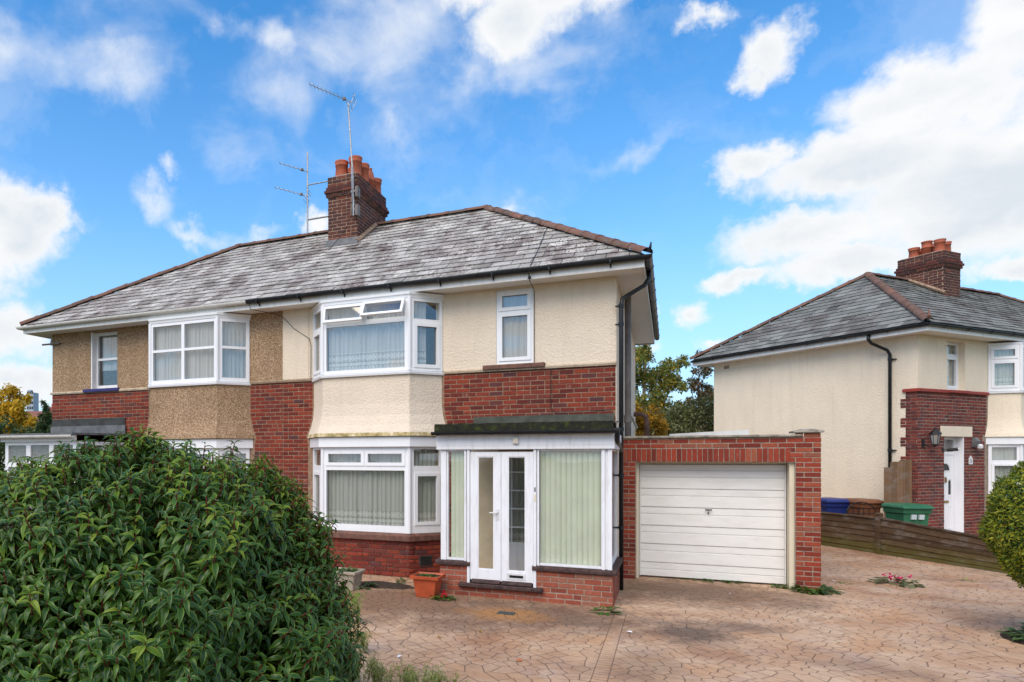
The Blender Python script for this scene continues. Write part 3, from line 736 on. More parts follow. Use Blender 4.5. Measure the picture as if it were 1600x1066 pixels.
for (x, y), poly in voronoi_cells([p for p in fan_stones() if -7 < p[0] < 8.5 and -7.6 < p[1] < 3.0 and not (-2.3 < p[0] < 0 and -1.4 < p[1]) and not (p[0] < .02 and p[1] > -.1) and not (.1 < p[0] < 2.8 and p[1] > 1.45)]):
    if y <= -1.76:
        if x > STRIP0-.2 and x < STRIP1+.2:      # what reaches across the edging is cut on both sides of it
            two = clip_x(poly, STRIP1+.008, False)
            if len(two) >= 3 and x < STRIP1: stones.append((99, two))
        poly = clip_x(poly, STRIP0-.008, True) if x < STRIP1 else clip_x(poly, STRIP1+.008, False)
    if len(poly) < 3: continue
    if max(p[1] for p in poly) > 2.99: poly = [(a, min(b, 2.99)) for a, b in poly]
    g = visible_ground(x, y)
    ok = g and not behind_shrub(g[0], g[1]) and g[1] < 1075
    stones.append((g[2] if ok else 99, poly))
stones.sort(key=lambda q: q[0])
mbr = MB()
for k, (z, poly) in enumerate(stones):
    v, f = stone_mesh(poly, random.uniform(-.0012, .0012))
    if k < 300 and z < 90:
        b = MB(); b.add(v, f); b.build('paving_stone', 'drive_stone', drive)
    else: mbr.add(v, f)
tag(mbr.build('paving', 'drive_stone', drive), kind='stuff')
# edging strip of setts laid side by side
mats = []; y = -1.80
while y > -8: mats.append(mtx((( STRIP0+STRIP1)/2, y, -.010), V(STRIP1-STRIP0, random.uniform(-.002, .002), 0), V(0, .058, 0), V(0, 0, .0115+random.uniform(-.001, .001)))); y -= .0795
emit('edging_sett', 'edging', mats, 'sett', lambda: unit_brick(.03, .05, .3), 'drive_stone', drive, 120)

# ------------------------------------------------------------------ the pair of houses
PARTY = -5.95; XL = -12.04; SOF = 4.82; EZ = 4.94; OH = .40; RY = 3.25; RZ = 7.36; DEP = 6.5
hr = thing('semi_detached_house', 'cream rendered half of the semi-detached pair, with red brick and a slate roof', 'house', (0, 0, 0), group='semi-detached pair')
hl = thing('semi_detached_house', 'brown pebbledash half of the semi-detached pair, mostly behind the big shrub', 'house', (XL, 0, 0), group='semi-detached pair')
front = Fr((0, 0, 0), (1, 0, 0)); side = Fr((0, 0, 0), (0, 1, 0))
bay_r = (-5.30, -4.86, -3.22, -2.78)          # wall, front, front, wall
bay_l = tuple(-12.0-x for x in reversed(bay_r)); BY = -.45
holeR = (bay_r[0]+.12, bay_r[3]-.12); holeL = (bay_l[0]+.12, bay_l[3]-.12)
def shell(parent, x0, x1, mat_up, hole, win, party_side, doorhole=None):
    up = MB(); up.plate(front, x0, x1, 3.50, SOF+.1, -.26, 0, [(hole[0], hole[1], 3.50, 4.70), win])
    up.build('upper_wall', mat_up, parent)
    lo = MB(); hs = [(hole[0], hole[1], .62, 3.495)]
    if doorhole: hs.append(doorhole)
    lo.plate(front, x0, x1, -.05, 3.495, -.26, 0, hs); lo.build('lower_wall', 'mortar_dark', parent)
    b = MB(); b.box((x0, DEP-.26, -.05), (x1, DEP, SOF+.1)); b.box((x0+.01, .27, -.05), (x1-.01, DEP-.27, 0.0))
    b.box((x0+.02, .27, 2.55), (x1-.02, DEP-.27, 2.75)); b.box((x0+.02, 3.4, 0), (x1-.02, 3.5, SOF)); b.build('back_wall', mat_up, parent)
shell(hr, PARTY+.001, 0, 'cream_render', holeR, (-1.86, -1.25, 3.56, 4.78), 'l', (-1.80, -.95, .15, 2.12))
shell(hl, XL, PARTY-.001, 'pebbledash', holeL, (-10.86, -10.10, 3.52, 4.78), 'r')
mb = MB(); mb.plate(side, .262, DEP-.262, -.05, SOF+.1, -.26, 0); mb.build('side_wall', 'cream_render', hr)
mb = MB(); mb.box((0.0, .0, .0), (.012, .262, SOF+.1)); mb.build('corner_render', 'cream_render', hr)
sl = Fr((XL, 0, 0), (0, -1, 0)); mb = MB(); mb.plate(sl, -DEP+.262, -.262, -.05, SOF+.1, -.26, 0); mb.build('side_wall', 'pebbledash', hl)
mb = MB(); mb.box((PARTY-.11, .262, 0), (PARTY+.11, DEP-.262, 4.9)); mb.build('party_wall', 'interior', hr)
# thick render edge where cream meets brown
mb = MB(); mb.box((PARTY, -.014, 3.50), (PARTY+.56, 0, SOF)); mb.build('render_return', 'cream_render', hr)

def bay_ring(b, z, off):
    k = off*.42; return [(b[0]-off, .02, z), (b[1]-k, BY-off, z), (b[2]+k, BY-off, z), (b[3]+off, .02, z)]
def bay_solid(b, prof, name, m, parent, bevel=0):
    mb = MB(); mb.loft([bay_ring(b, z, o) for z, o in prof]); return mb.build(name, m, parent, bevel=bevel)
def bay_frames(b):
    return Fr((b[0], 0, 0), (b[1]-b[0], BY)), Fr((b[1], BY, 0), (1, 0)), Fr((b[2], BY, 0), (b[3]-b[2], -BY))
cl = math.hypot(bay_r[1]-bay_r[0], BY)         # length of a canted face
FW = bay_r[2]-bay_r[1]
def build_bay(parent, b, m_render, style):
    flare = [(2.385, .135), (2.46, .115), (2.58, .065), (2.75, .02), (2.95, 0), (3.42, 0)]
    bay_solid(b, flare, 'bay_apron', m_render, parent)
    bay_solid(b, [(2.20, .085), (2.375, .085)], 'bay_header', 'upvc', parent, .006)
    bay_solid(b, [(3.425, .045), (3.455, .055), (3.475, .055), (3.485, .0)], 'bay_sill', 'upvc', parent)
    bay_solid(b, [(4.705, .02), (4.755, .03), (4.76, .045), (4.80, .05)], 'bay_head', 'upvc', parent)
    bay_solid(b, [(.60, .02), (.615, .065), (.70, .065), (.735, .03), (.742, 0)], 'bay_sill', 'sill_brown_house', parent, .006)
    mb = MB(); mb.loft([bay_ring(b, z, -.013) for z in (-.05, .61)]); mb.build('bay_base', 'mortar_dark', parent)
    mats = []
    for fr, ln in zip(bay_frames(b), (cl, FW, cl)): brick_field(mats, fr, 8, .005, lambda t, ln=ln: [(.004, ln-.004)], proud=.004)
    return mats
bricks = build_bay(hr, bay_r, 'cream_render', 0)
bricksl = build_bay(hl, bay_l, 'pebbledash', 1)
# moss along the foot of the cream apron
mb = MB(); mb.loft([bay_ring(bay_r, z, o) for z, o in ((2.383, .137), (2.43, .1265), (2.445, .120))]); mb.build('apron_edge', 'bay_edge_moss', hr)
# brickwork fields of the main walls: the pier between the bays is cut by the flared aprons
def fl(z): return float(np.interp(z, [2.3, 2.38, 2.46, 2.58, 2.75, 2.95], [.11, .15, .13, .08, .03, .012]))
def low_edge(z): return .10 if z > 2.38 or z < .72 else .09
brick_field(bricks, front, 46, .04, lambda t: [(PARTY+.006, bay_r[0]-fl(t))] if t > .76 else [(PARTY+.006, bay_r[0]-.01)])
brick_field(bricks, front, 46, .04, lambda t: [(bay_r[3]+(.012+fl(t) if t > .7 else .01), 0)] if t > 2.12 else [(bay_r[3]+.05, -2.30)], off=1)
brick_field(bricksl, front, 46, .04, lambda t: [(bay_l[3]+(fl(t) if t > .7 else .01), PARTY-.006)])
brick_field(bricksl, front, 46, .04, lambda t: [(XL, bay_l[0]-fl(t))] if t > 2.2 else [(-9.6, bay_l[0]-.09)], off=1)
brick_field(bricksl, sl, 46, .04, lambda t: [(-1.2, 0)])
emit('brick', 'brickwork', bricks, 'brick', unit_brick, 'brick_house', hr, 300)
emit('brick', 'brickwork', bricksl, 'brick', unit_brick, 'brick_house', hl, 300)
# string course, sills
sp = [(0, -.03), (.035, -.03), (.045, .0), (.03, .025), (0, .03)]
def course(parent, x0, x1, m):
    mb = MB(); mb.sweep(sp, [(x0, 0, 3.475), (x1, 0, 3.475)]); mb.build('string_course', m, parent)
course(hr, PARTY, bay_r[0]-.03, 'string_course_dark'); course(hr, bay_r[3]+.03, .01, 'string_course')
course(hl, XL-.03, bay_l[0]-.03, 'string_course'); course(hl, bay_l[3]+.03, PARTY, 'string_course_dark')
mb = MB(); mb.box((-2.07, -.075, 3.47), (-1.06, -.001, 3.545)); mb.build('window_sill', 'sill_brown_house', hr, bevel=.008)
mb = MB(); mb.box((-11.04, -.075, 3.455), (-10.02, -.001, 3.525)); tag(mb.build('window_sill', 'sill_blue', hl, bevel=.008), 'blue painted sill')
# windows of the cream house
fL, fF, fR = bay_frames(bay_r)
window(hr, fF, .0, FW, 3.487, 4.703, [(.075, FW-.085, 3.545, 4.315, False), (.075, FW/2-.03, 4.40, 4.645, True, R(9)), (FW/2+.02, FW-.085, 4.40, 4.645, True, R(29))], d=.01)
for f_ in (fL, fR):
    window(hr, f_, .012, cl-.012, 3.487, 4.703, [(.10, cl-.09, 3.56, 4.27, True), (.075, cl-.065, 4.36, 4.655, False)], d=.01)
window(hr, fF, .0, FW, .744, 2.198, [(.075, FW-.085, .86, 1.80, False), (.085, FW/2-.03, 1.90, 2.12, True), (FW/2+.03, FW-.095, 1.90, 2.12, True)], d=.01)
for f_ in (fL, fR):
    window(hr, f_, .012, cl-.012, .744, 2.198, [(.11, cl-.09, .90, 1.74, True), (.075, cl-.065, 1.88, 2.16, False)], d=.01)
window(hr, front, -1.858, -1.252, 3.548, 4.778, [(-1.795, -1.315, 3.63, 4.375, True), (-1.795, -1.315, 4.455, 4.715, True)], d=-.015)
# corner posts of the bays
for b, par in ((bay_r, hr), (bay_l, hl)):
    for (z0, z1) in ((3.488, 4.702), (.745, 2.197)):
        for x in (b[1], b[2]):
            mb = MB(); mb.tube([(x, BY-.004, z0), (x, BY-.004, z1)], .036, 8); mb.build('corner_post', 'upvc', par)
# windows of the pebbledash house
gL, gF, gR = bay_frames(bay_l)
h2 = FW/2
window(hl, gF, 0, FW, 3.487, 4.703, [(.07, h2-.035, 3.56, 4.12, False), (.07, h2-.035, 4.17, 4.64, False), (h2+.035, FW-.07, 3.56, 4.12, False), (h2+.035, FW-.07, 4.17, 4.64, False)], d=.01)
for f_ in (gL, gR): window(hl, f_, .012, cl-.012, 3.487, 4.703, [(.09, cl-.08, 3.56, 4.12, False), (.09, cl-.08, 4.17, 4.64, False)], d=.01)
window(hl, gF, 0, FW, .744, 2.198, [(.07, FW-.07, .86, 1.80, False), (.085, h2-.03, 1.90, 2.12, True), (h2+.03, FW-.095, 1.90, 2.12, True)], d=.01)
for f_ in (gL, gR): window(hl, f_, .012, cl-.012, .744, 2.198, [(.09, cl-.08, .86, 2.10, False)], d=.01)
window(hl, front, -10.858, -10.102, 3.528, 4.778, [(-10.79, -10.17, 3.61, 4.16, False), (-10.79, -10.17, 4.21, 4.71, False)], d=-.13)
mb = MB(); mb.box((-10.859, -.0, 3.53), (-10.83, .13, 4.775)); mb.build('reveal', 'upvc', hl)
# curtains
curtain('white net curtain with lace hem behind the upper bay window with its top lights open', fF, .06, FW-.06, 3.53, 4.66, -.11, 'net_up')
curtain('white net curtain in the left angled side of the cream upper bay', fL, .06, cl-.06, 3.53, 4.66, -.10, 'net_up')
curtain('white net curtain in the right angled side of the cream upper bay', fR, .03, cl*.55, 3.53, 4.66, -.10, 'net_up')
curtain('greenish net curtain with lace hem behind the wide ground-floor bay window', fF, .04, FW-.05, .80, 2.16, -.12, 'net_down')
curtain('net curtain in the left angled side of the ground-floor bay', fL, .05, cl-.05, .80, 2.16, -.10, 'net_down')
curtain('net curtain in the right angled side of the ground-floor bay', fR, .05, cl-.05, .80, 2.16, -.10, 'net_down')
curtain('net curtain behind the small upstairs window above the porch', front, -1.82, -1.29, 3.60, 4.75, -.12, 'net_plain')
curtain('net curtain across the front of the pebbledash upper bay', gF, .05, FW-.05, 3.55, 4.66, -.11, 'net_plain')
curtain('net curtain in the right angled side of the pebbledash upper bay', gR, .05, cl-.05, 3.55, 4.66, -.10, 'net_plain')
curtain('net curtain behind the narrow window over the blue sill', front, -10.8, -10.16, 3.95, 4.72, -.24, 'net_plain')
curtain('net curtain in the pebbledash ground-floor bay beside the brick pier', gR, .05, cl-.05, .80, 2.12, -.10, 'net_plain')
curtain('net curtain across the pebbledash ground-floor bay front', gF, .05, FW-.05, .80, 2.12, -.11, 'net_plain')

# eaves: soffit, fascia, gutters
def eaves(parent, path_fascia, m_f, soff_polys):
    mb = MB(); mb.sweep([(0, 0), (.022, 0), (.022, .145), (0, .145)], path_fascia); mb.build('fascia', m_f, parent)
    for q in soff_polys:
        mb = MB(); (x0, y0), (x1, y1) = q; mb.box((x0, y0, SOF), (x1, y1, SOF+.012)); mb.build('soffit', 'soffit_white', parent)
eaves(hr, [(PARTY, -OH, 4.80), (OH, -OH, 4.80), (OH, DEP+OH, 4.80), (PARTY, DEP+OH, 4.80)], 'fascia_white', [((PARTY, -OH), (OH, -.001))])
eaves(hl, [(PARTY, DEP+OH, 4.80), (XL-OH, DEP+OH, 4.80), (XL-OH, -OH, 4.80), (PARTY, -OH, 4.80)], 'fascia_white', [((XL-OH, -OH), (PARTY, -.001)), ((XL-OH, .0), (XL, DEP))])
# boarded soffit along the side: narrow boards
y = .003
while y < DEP+OH-.1:
    mb = MB(); mb.box((.001, y, SOF-.001), (OH, y+.096, SOF+.011)); mb.build('soffit_board', 'soffit_white', hr); y += .1
gp = gutter_prof()
mb = MB(); mb.sweep(gp, [(-6.45, -OH-.023, 4.945), (OH+.023, -OH-.023, 4.945), (OH+.023, DEP+OH, 4.94)]); gut = mb.build('gutter', 'gutter_black', hr, smooth=False); part_inv(gut, hr)
tag(gut, 'black half-round gutter')
for i in range(8):
    x = -6.2+i*.88; mb = MB(); mb.box((x-.012, -OH-.15, 4.875), (x+.012, -OH-.02, 4.89)); mb.box((x-.012, -OH-.15, 4.88), (x+.012, -OH-.138, 4.96)); mb.box((x-.010, -OH-.04, 4.84), (x+.010, -OH-.022, 4.888)); mb.build('bracket', 'gutter_black', gut)
for i in range(8):
    y = .1+i*.8; mb = MB(); mb.sweep([(o*1.12-.006, u*1.12) for o, u in gutter_prof()], [(OH+.023, y, 4.945), (OH+.023, y+.05, 4.945)]); mb.build('bracket', 'gutter_black', gut)
mb = MB(); mb.sweep(gp, [(XL-OH-.023, DEP, 4.94), (XL-OH-.023, -OH-.023, 4.935), (-6.452, -OH-.023, 4.945)]); gut = mb.build('gutter', 'gutter_white', hl); part_inv(gut, hl)
tag(gut, 'grimy white gutter')
for i in range(7):
    x = -12.1+i*.86; mb = MB(); mb.sweep([(o*1.08-.004, u*1.08) for o, u in gutter_prof()], [(x, -OH-.023, 4.942), (x+.03, -OH-.023, 4.942)]); mb.build('bracket', 'gutter_white', gut)

# roofs
def roof(parent, corners, m_slate, L, u_origin, u_dir, spans, slope_run, extra=None):
    pass
EO = OH+.04                         # slates oversail the fascia
e0 = V(0, -EO, EZ+.03); S = V(0, RY+EO, RZ-EZ-.03); SL = np.linalg.norm(S); S1 = S/SL; X1 = V(1, 0, 0); NF = np.cross(X1, S1)
AXR, AXL = -2.81, -9.22
def deck(parent, x_party, x_eave, ax):
    mb = MB(); z = EZ+.015; a, b = (x_party, x_eave)
    A = [(a, -EO+.01, z), (b, -EO+.01, z), (b, DEP+EO, z), (a, DEP+EO, z)]; rz = RZ-.02
    mb.add(A+[(a, RY, rz), (ax, RY, rz)], [(0, 1, 5, 4), (1, 2, 5), (2, 3, 4, 5), (3, 2, 1, 0)] if b > a else [(1, 0, 4, 5), (2, 1, 5), (3, 2, 5, 4), (0, 1, 2, 3)])
    o = mb.build('roof', 'felt_dark', parent); part_inv(o, parent); return o
roof_r = deck(hr, PARTY, OH+.04, AXR); roof_l = deck(hl, PARTY, XL-OH-.04, AXL)
mats = []; xr = OH+.045
slate_field(mats, V(PARTY, e0[1], e0[2]), X1, S1, NF, lambda t: (0, (xr-PARTY)-(xr-AXR)*t/SL), SL)
# hip side of the cream house
sx = V(-(xr-AXR), 0, RZ-EZ-.03); sxl = np.linalg.norm(sx); sx1 = sx/sxl; Y1 = V(0, 1, 0); half = RY+EO
hip = []
slate_field(hip, V(xr, -EO, EZ+.03), Y1, sx1, np.cross(Y1, sx1), lambda t: (half*t/sxl, 2*half-half*t/sxl), sxl)
emit('slate', 'slating', mats+hip, 'slate', unit_slate, 'slate', hr, 300)
mats = []; xl = XL-OH-.045
slate_field(mats, V(xl, e0[1], e0[2]), X1, S1, NF, lambda t: ((AXL-xl)*t/SL, PARTY-xl), SL)
emit('slate', 'slating', mats, 'slate', unit_slate, 'slate', hl, 300)
up_ = V(0, 0, .03)
ridge_tiles(roof_r, V(-5.40, RY, RZ)+up_, V(AXR, RY, RZ)+up_, ln=.45); ridge_tiles(roof_r, V(xr+.02, -EO-.02, EZ+.06), V(AXR, RY, RZ)+up_, ln=.42)
ridge_tiles(roof_r, V(xr+.02, DEP+EO, EZ+.06), V(AXR, RY, RZ)+up_, ln=.42)
ridge_tiles(roof_l, V(-6.17, RY, RZ)+up_, V(AXL, RY, RZ)+up_, ln=.45); ridge_tiles(roof_l, V(xl-.02, -EO-.02, EZ+.06), V(AXL, RY, RZ)+up_, ln=.42)
# little clay finial blades at the hip feet
for p, par in ((V(xr+.03, -EO-.03, EZ+.07), roof_r),):
    mb = MB(); mb.tube([p, p+V(.03, -.03, .05), p+V(.04, -.04, .12)], [.03, .02, .008], 6); mb.build('hip_iron', 'iron_black', par)

# chimney of the pair
CX0, CX1, CY0, CY1, CZ = -6.14, -5.43, 2.23, 3.83, 8.22
def chimney(parent, F_, wx, wy, z0, z1, m_brick, lim):
    """F_: frames of the four faces with their widths"""
    ch = None
    for k, (fr, ln) in enumerate(F_):
        pass
    mb = MB(); o, ux, uy = F_[0][0].o, F_[0][0].u, -F_[0][0].n
    def ring(z, e): return [o-ux*e-uy*e+UP*z, o+ux*(wx+e)-uy*e+UP*z, o+ux*(wx+e)+uy*(wy+e)+UP*z, o-ux*e+uy*(wy+e)+UP*z]
    zc = z1-.075*6
    mb.loft([ring(z0, 0), ring(zc, 0), ring(zc, .03), ring(zc+.15, .03), ring(zc+.15, .005), ring(z1, .005), ring(z1+.03, -.06)])
    ch = mb.build('chimney', 'mortar_chimney', parent); part_inv(ch, parent)
    ms = []; rows = int((z1-z0)/.075)
    for fr, ln in F_:
        for j in range(rows):
            z = z1-(j+1)*.075; e = .058 if j == 4 else .034 if j in (3, 5) else .006
            if j in (3, 4, 5): e = {3: .035, 4: .065, 5: .038}[j]
            if j > 5: e = 0
            f2 = Fr(fr.o+fr.n*e-fr.u*e, fr.u)
            brick_field(ms, f2, 1, z, lambda t, ln=ln, e=e: [(0, ln+2*e)], off=j)
    emit('brick', 'brickwork', ms, 'brick', unit_brick, m_brick, ch, lim)
    return ch
def rect_frames(o, ux, uy, wx, wy):
    o = np.array(o, float); ux = np.array(ux, float); uy = np.array(uy, float)
    return [(Fr(o, ux), wx), (Fr(o+ux*wx, uy), wy), (Fr(o+ux*wx+uy*wy, -ux), wx), (Fr(o+uy*wy, -uy), wy)]
ch = chimney(hr, rect_frames((CX0, CY0, 0), (1, 0, 0), (0, 1, 0), CX1-CX0, CY1-CY0), CX1-CX0, CY1-CY0, 6.5, CZ, 'brick_chimney', 200)
def pot(parent, c, h, r0, r1, kind=0):
    mb = MB()
    if kind == 0: prof = [(r0*1.05, 0), (r0, .04), (r1, h*.72), (r1*1.12, h*.74), (r1*1.12, h*.80), (r1*1.05, h*.82), (r1*1.2, h*.93), (r1*1.2, h), (r1*.9, h), (r1*.85, h*.6)]
    elif kind == 1: prof = [(r0*1.05, 0), (r0, h*.3), (r0*1.2, h*.34), (r0*1.2, h*.38), (r0*.8, h*.48), (r0*.62, h*.74), (r0*.35, h*.9), (r0*.42, h*.94), (r0*.42, h*.98), (r0*.2, h)]
    else: prof = [(r0, 0), (r0*.98, h*.5), (r0*1.1, h*.52), (r0*1.1, h*.56), (r0*.95, h*.58), (r0*.95, h*.9), (r0*1.05, h*.92), (r0*1.05, h), (r0*.5, h*1.03)]
    mb.lathe(c, prof, 16); o = mb.build('chimney_pot', 'clay_pot', parent, smooth=False)
    o.data.polygons.foreach_set('use_smooth', [True]*len(o.data.polygons)); return o
zt = CZ+.01
mb = MB(); mb.loft([[(CX0+.03, CY0+.03, zt), (CX1-.03, CY0+.03, zt), (CX1-.03, CY1-.03, zt), (CX0+.03, CY1-.03, zt)], [(CX0+.12, CY0+.12, zt+.06), (CX1-.12, CY0+.12, zt+.06), (CX1-.12, CY1-.12, zt+.06), (CX0+.12, CY1-.12, zt+.06)]]); mb.build('flaunching', 'concrete', ch)
pot(ch, (-5.93, 2.48, zt), .40, .15, .13); pot(ch, (-5.60, 2.50, zt), .44, .14, .13); pot(ch, (-5.93, 2.95, zt), .40, .135, .125)
pot(ch, (-5.58, 2.86, zt), .42, .135, .125); pot(ch, (-5.58, 3.24, zt), .50, .14, .1, 1); pot(ch, (-5.60, 3.60, zt), .36, .145, .135); pot(ch, (-5.93, 3.5, zt), .40, .135, .125)
# mortar fillet and lead apron where the chimney meets the slates
mb = MB(); 
def on_roof(x, y, lift=.03): return V(x, y, EZ+.03+(y+EO)*(RZ-EZ-.03)/(RY+EO)+lift)
mb.tube([on_roof(CX1+.02, CY0-.05, .05), on_roof(CX1+.02, RY-.05, .05)], .055, 6); mb.build('mortar_fillet', 'mortar_chimney', ch)
mb = MB(); a, b, c_, d_ = on_roof(CX0-.05, CY0-.10, .025), on_roof(CX1+.05, CY0-.10, .025), V(CX1+.03, CY0-.012, 6.83), V(CX0-.03, CY0-.012, 6.83)
mb.add([a, b, c_, d_, a+V(0, .01, -.02), b+V(0, .01, -.02)], [(0, 1, 2, 3), (4, 5, 1, 0)]); mb.build('lead_apron', 'lead', ch)
# pipes on the side of the cream house
pp = [(.47, .22, 4.90), (.47, .20, 4.78), (.40, .14, 4.66), (.18, -.02, 4.50), (.10, -.07, 4.44), (.085, -.09, 4.34), (.085, -.09, .0)]
mb = MB(); mb.tube(pp, .034, 10); dp = mb.build('downpipe', 'gutter_black', hr, smooth=True); part_inv(dp, hr)
for z in (4.33, 4.05, 2.45, 1.75, .95): mb = MB(); mb.tube([(.085, -.09, z-.03), (.085, -.09, z+.03)], .042, 10); mb.box((.0, -.10, z-.012), (.06, -.08, z+.012)); mb.build('pipe_clip', 'gutter_black', dp)
mb = MB(); mb.tube([(.10, 1.45, 4.80), (.10, 1.45, 1.2)], .052, 12); sp_ = mb.build('soil_pipe', 'pipe_grey', hr, smooth=True); part_inv(sp_, hr)
mb = MB(); mb.tube([(.10, 1.45, 2.62), (.10, 1.45, 2.74)], .064, 12); mb.build('pipe_collar', 'pipe_grey', sp_)
mb = MB(); mb.tube([(.0, 5.7, 3.02), (.16, 5.7, 3.02), (.26, 5.7, 2.96), (.28, 5.7, 2.82), (.28, 5.7, 1.5)], .055, 10); mb.build('waste_pipe', 'pipe_iron', hr, smooth=True)
mb = MB(); mb.tube([(.10, 1.5, 2.85), (.12, 4.4, 2.66)], .025, 8); mb.build('waste_pipe', 'cream_paint', hr)
# cables: over the slates, down the wall, round the party line
cb = [on_roof(-1.25, 1.5, .05), on_roof(-1.22, .4, .04), on_roof(-1.22, -.42, .03), V(-1.22, -.56, 4.86), V(-1.23, -.44, 4.78), V(-1.235, -.02, 4.72), V(-1.235, -.02, 3.55), V(-.97, -.03, 3.44), V(-.97, -.03, 2.80), V(-.9, -.03, 2.74), V(-.05, -.03, 2.76)]
mb = MB(); mb.tube(cb, .006, 5); mb.build('cable', 'iron_black', hr)
mb = MB(); mb.tube([(-6.42, -.47, 4.93), (-6.40, -.43, 4.80), (-6.1, -.05, 4.76), (-5.95, -.025, 4.70), (-5.7, -.022, 4.45), (-5.37, -.022, 4.24), (-5.335, -.022, 4.1), (-5.34, -.022, 3.5)], .006, 5); mb.build('cable', 'iron_black', hr)
mb = MB(); mb.box((-.20, -.014, 2.62), (-.20+.001, -.012, 2.63)); 
mb = MB(); mb.lathe((-1.225, -.475, 4.80), [(.035, 0), (.006, .05)], 8); mb.build('cable_grommet', 'iron_black', hr)
# air brick in the canted base
mb = MB(); mb.fbox(fR, .18, .42, .20, .36, .002, .012); mb.build('air_brick', 'felt_dark', hr)
for i in range(5): mb = MB(); mb.fbox(fR, .195, .405, .215+i*.028, .230+i*.028, .012, .018); mb.build('vent_bar', 'iron_black', hr)
# overflow pipe on the left corner
mb = MB(); mb.tube([(XL-.18, -.12, 4.58), (XL+.28, -.03, 4.60)], .02, 8); mb.build('overflow_pipe', 'pipe_grey', hl)
mb = MB(); mb.tube([(XL-.12, .15, 4.9), (XL-.12, .1, 4.72), (XL-.06, .02, 4.6)], .034, 8); mb.build('downpipe', 'gutter_white', hl)
# ------------------------------------------------------------------ glazed porch
po = thing('porch', 'white glazed porch on a low brick wall with a mossy flat roof', 'porch', (-1.15, -1.45, 0))
PY = -1.45; pf = Fr((0, PY, 0), (1, 0, 0)); PX0, PX1 = -2.36, .06; ps = Fr((PX1, PY, 0), (0, 1, 0))
mb = MB(); mb.plate(pf, PX0, PX1, -.05, .44, -.20, 0, [(-1.90, -.98, .14, .44)]); mb.plate(ps, .201, 1.44, -.05, .44, -.18, 0); mb.box((PX0, PY+.2, -.05), (PX0+.1, -.46, .44)); mb.box((PX0+.1, PY+.2, -.05), (PX1-.18, -.0, .12))
mb.build('base_wall', 'mortar_pale', po)
ms = []
brick_field(ms, pf, 2, -.015, lambda t: [(PX0, PX1+.007)]); brick_field(ms, pf, 4, .135, lambda t: [(PX0, -1.905), (-.975, PX1+.007)])
brick_field(ms, ps, 6, -.015, lambda t: [(0, 1.43)], off=1); pl = Fr((PX0, -.45, 0), (0, -1, 0)); brick_field(ms, pl, 6, -.015, lambda t: [(0, 1.0)])
emit('brick', 'brickwork', ms, 'brick', unit_brick, 'brick_porch', po, 300)
def sill(x0, x1): 
    mb = MB(); mb.loft([[(x0, PY-.05, .435), (x1, PY-.05, .435), (x1, PY+.12, .435), (x0, PY+.12, .435)], [(x0, PY-.05, .475), (x1, PY-.05, .475), (x1, PY+.12, .475), (x0, PY+.12, .475)], [(x0, PY-.02, .505), (x1, PY-.02, .505), (x1, PY+.12, .515), (x0, PY+.12, .515)]]); mb.build('sill', 'sill_brown', po, bevel=.006)
sill(PX0-.06, -1.90); sill(-1.0, PX1+.06)
mb = MB(); mb.box((PX1-.1, PY+.121, .44), (PX1+.05, -.05, .50)); mb.build('sill', 'sill_brown', po, bevel=.006)
mb = MB(); mb.box((-2.06, PY-.09, .135), (-.85, PY+.02, .195)); mb.build('door_step', 'sill_brown', po, bevel=.012)
for x0, x1 in ((-1.87, -1.455), (-1.43, -1.0)): 
    mb = MB(); mb.loft([[(x0, PY-.055, .205), (x1, PY-.055, .205), (x1, PY+.02, .205), (x0, PY+.02, .205)], [(x0, PY-.04, .24), (x1, PY-.04, .24), (x1, PY+.02, .275), (x0, PY+.02, .275)]]); mb.build('weather_bar', 'sill_brown', po, bevel=.006)
mb = MB(); mb.box((-1.9, PY+.02, .10), (-.98, PY+.2, .20)); mb.build('threshold', 'sill_brown', po)
window(po, pf, -2.345, -1.905, .506, 2.135, [(-2.235, -1.985, .54, 2.11, False)], 'painted_wood', 'glass_porch', d=-.01)
window(po, pf, -.975, PX1-.02, .506, 2.135, [(-.905, -.085, .54, 2.11, False)], 'painted_wood', 'glass_porch', d=-.01)
window(po, ps, .06, 1.42, .506, 2.135, [(.12, 1.36, .54, 2.11, False)], 'painted_wood', 'glass_porch', d=-.03)
for x0, x1, z0, e in ((-1.985, -1.955, .50, .022), (-1.94, -1.90, .17, .03), (-.985, -.945, .17, .03), (-.93, -.905, .50, .022), (-.075, -.035, .50, .022), (.0, .055, .50, .016), (-2.345, -2.26, .5, .012)):
    mb = MB(); mb.box((x0, PY-e, z0), (x1, PY+.04, 2.132)); mb.build('post', 'painted_wood', po, bevel=.004)
def leaf(x0, x1, glass_, gx0, gx1, gz0):
    f_ = Fr((0, PY, 0), (1, 0, 0)); mb = MB(); mb.plate(f_, x0, x1, .245, 2.10, -.04, .012, [(gx0, gx1, gz0, 2.035)]); d = mb.build('door', 'painted_wood', po, bevel=.004); part_inv(d, po)
    mb = MB(); mb.fbox(f_, gx0-.004, gx1+.004, gz0-.004, 2.04, -.018, -.010); mb.build('pane', glass_, d)
    for q in ((gx0, gx0+.014, gz0, 2.035), (gx1-.014, gx1, gz0, 2.035), (gx0+.014, gx1-.014, gz0, gz0+.014), (gx0+.014, gx1-.014, 2.021, 2.035)):
        mb = MB(); mb.fbox(f_, *q, -.01, .006); mb.build('bead', 'painted_wood', d)
    return d
d1 = leaf(-1.895, -1.445, 'glass_misty', -1.785, -1.545, .40); d2 = leaf(-1.44, -.99, 'glass_porch', -1.345, -1.095, .40)
mb = MB(); mb.box((-1.515, PY-.020, 1.12), (-1.47, PY-.012, 1.28)); mb.build('handle_plate', 'steel_white', d1)
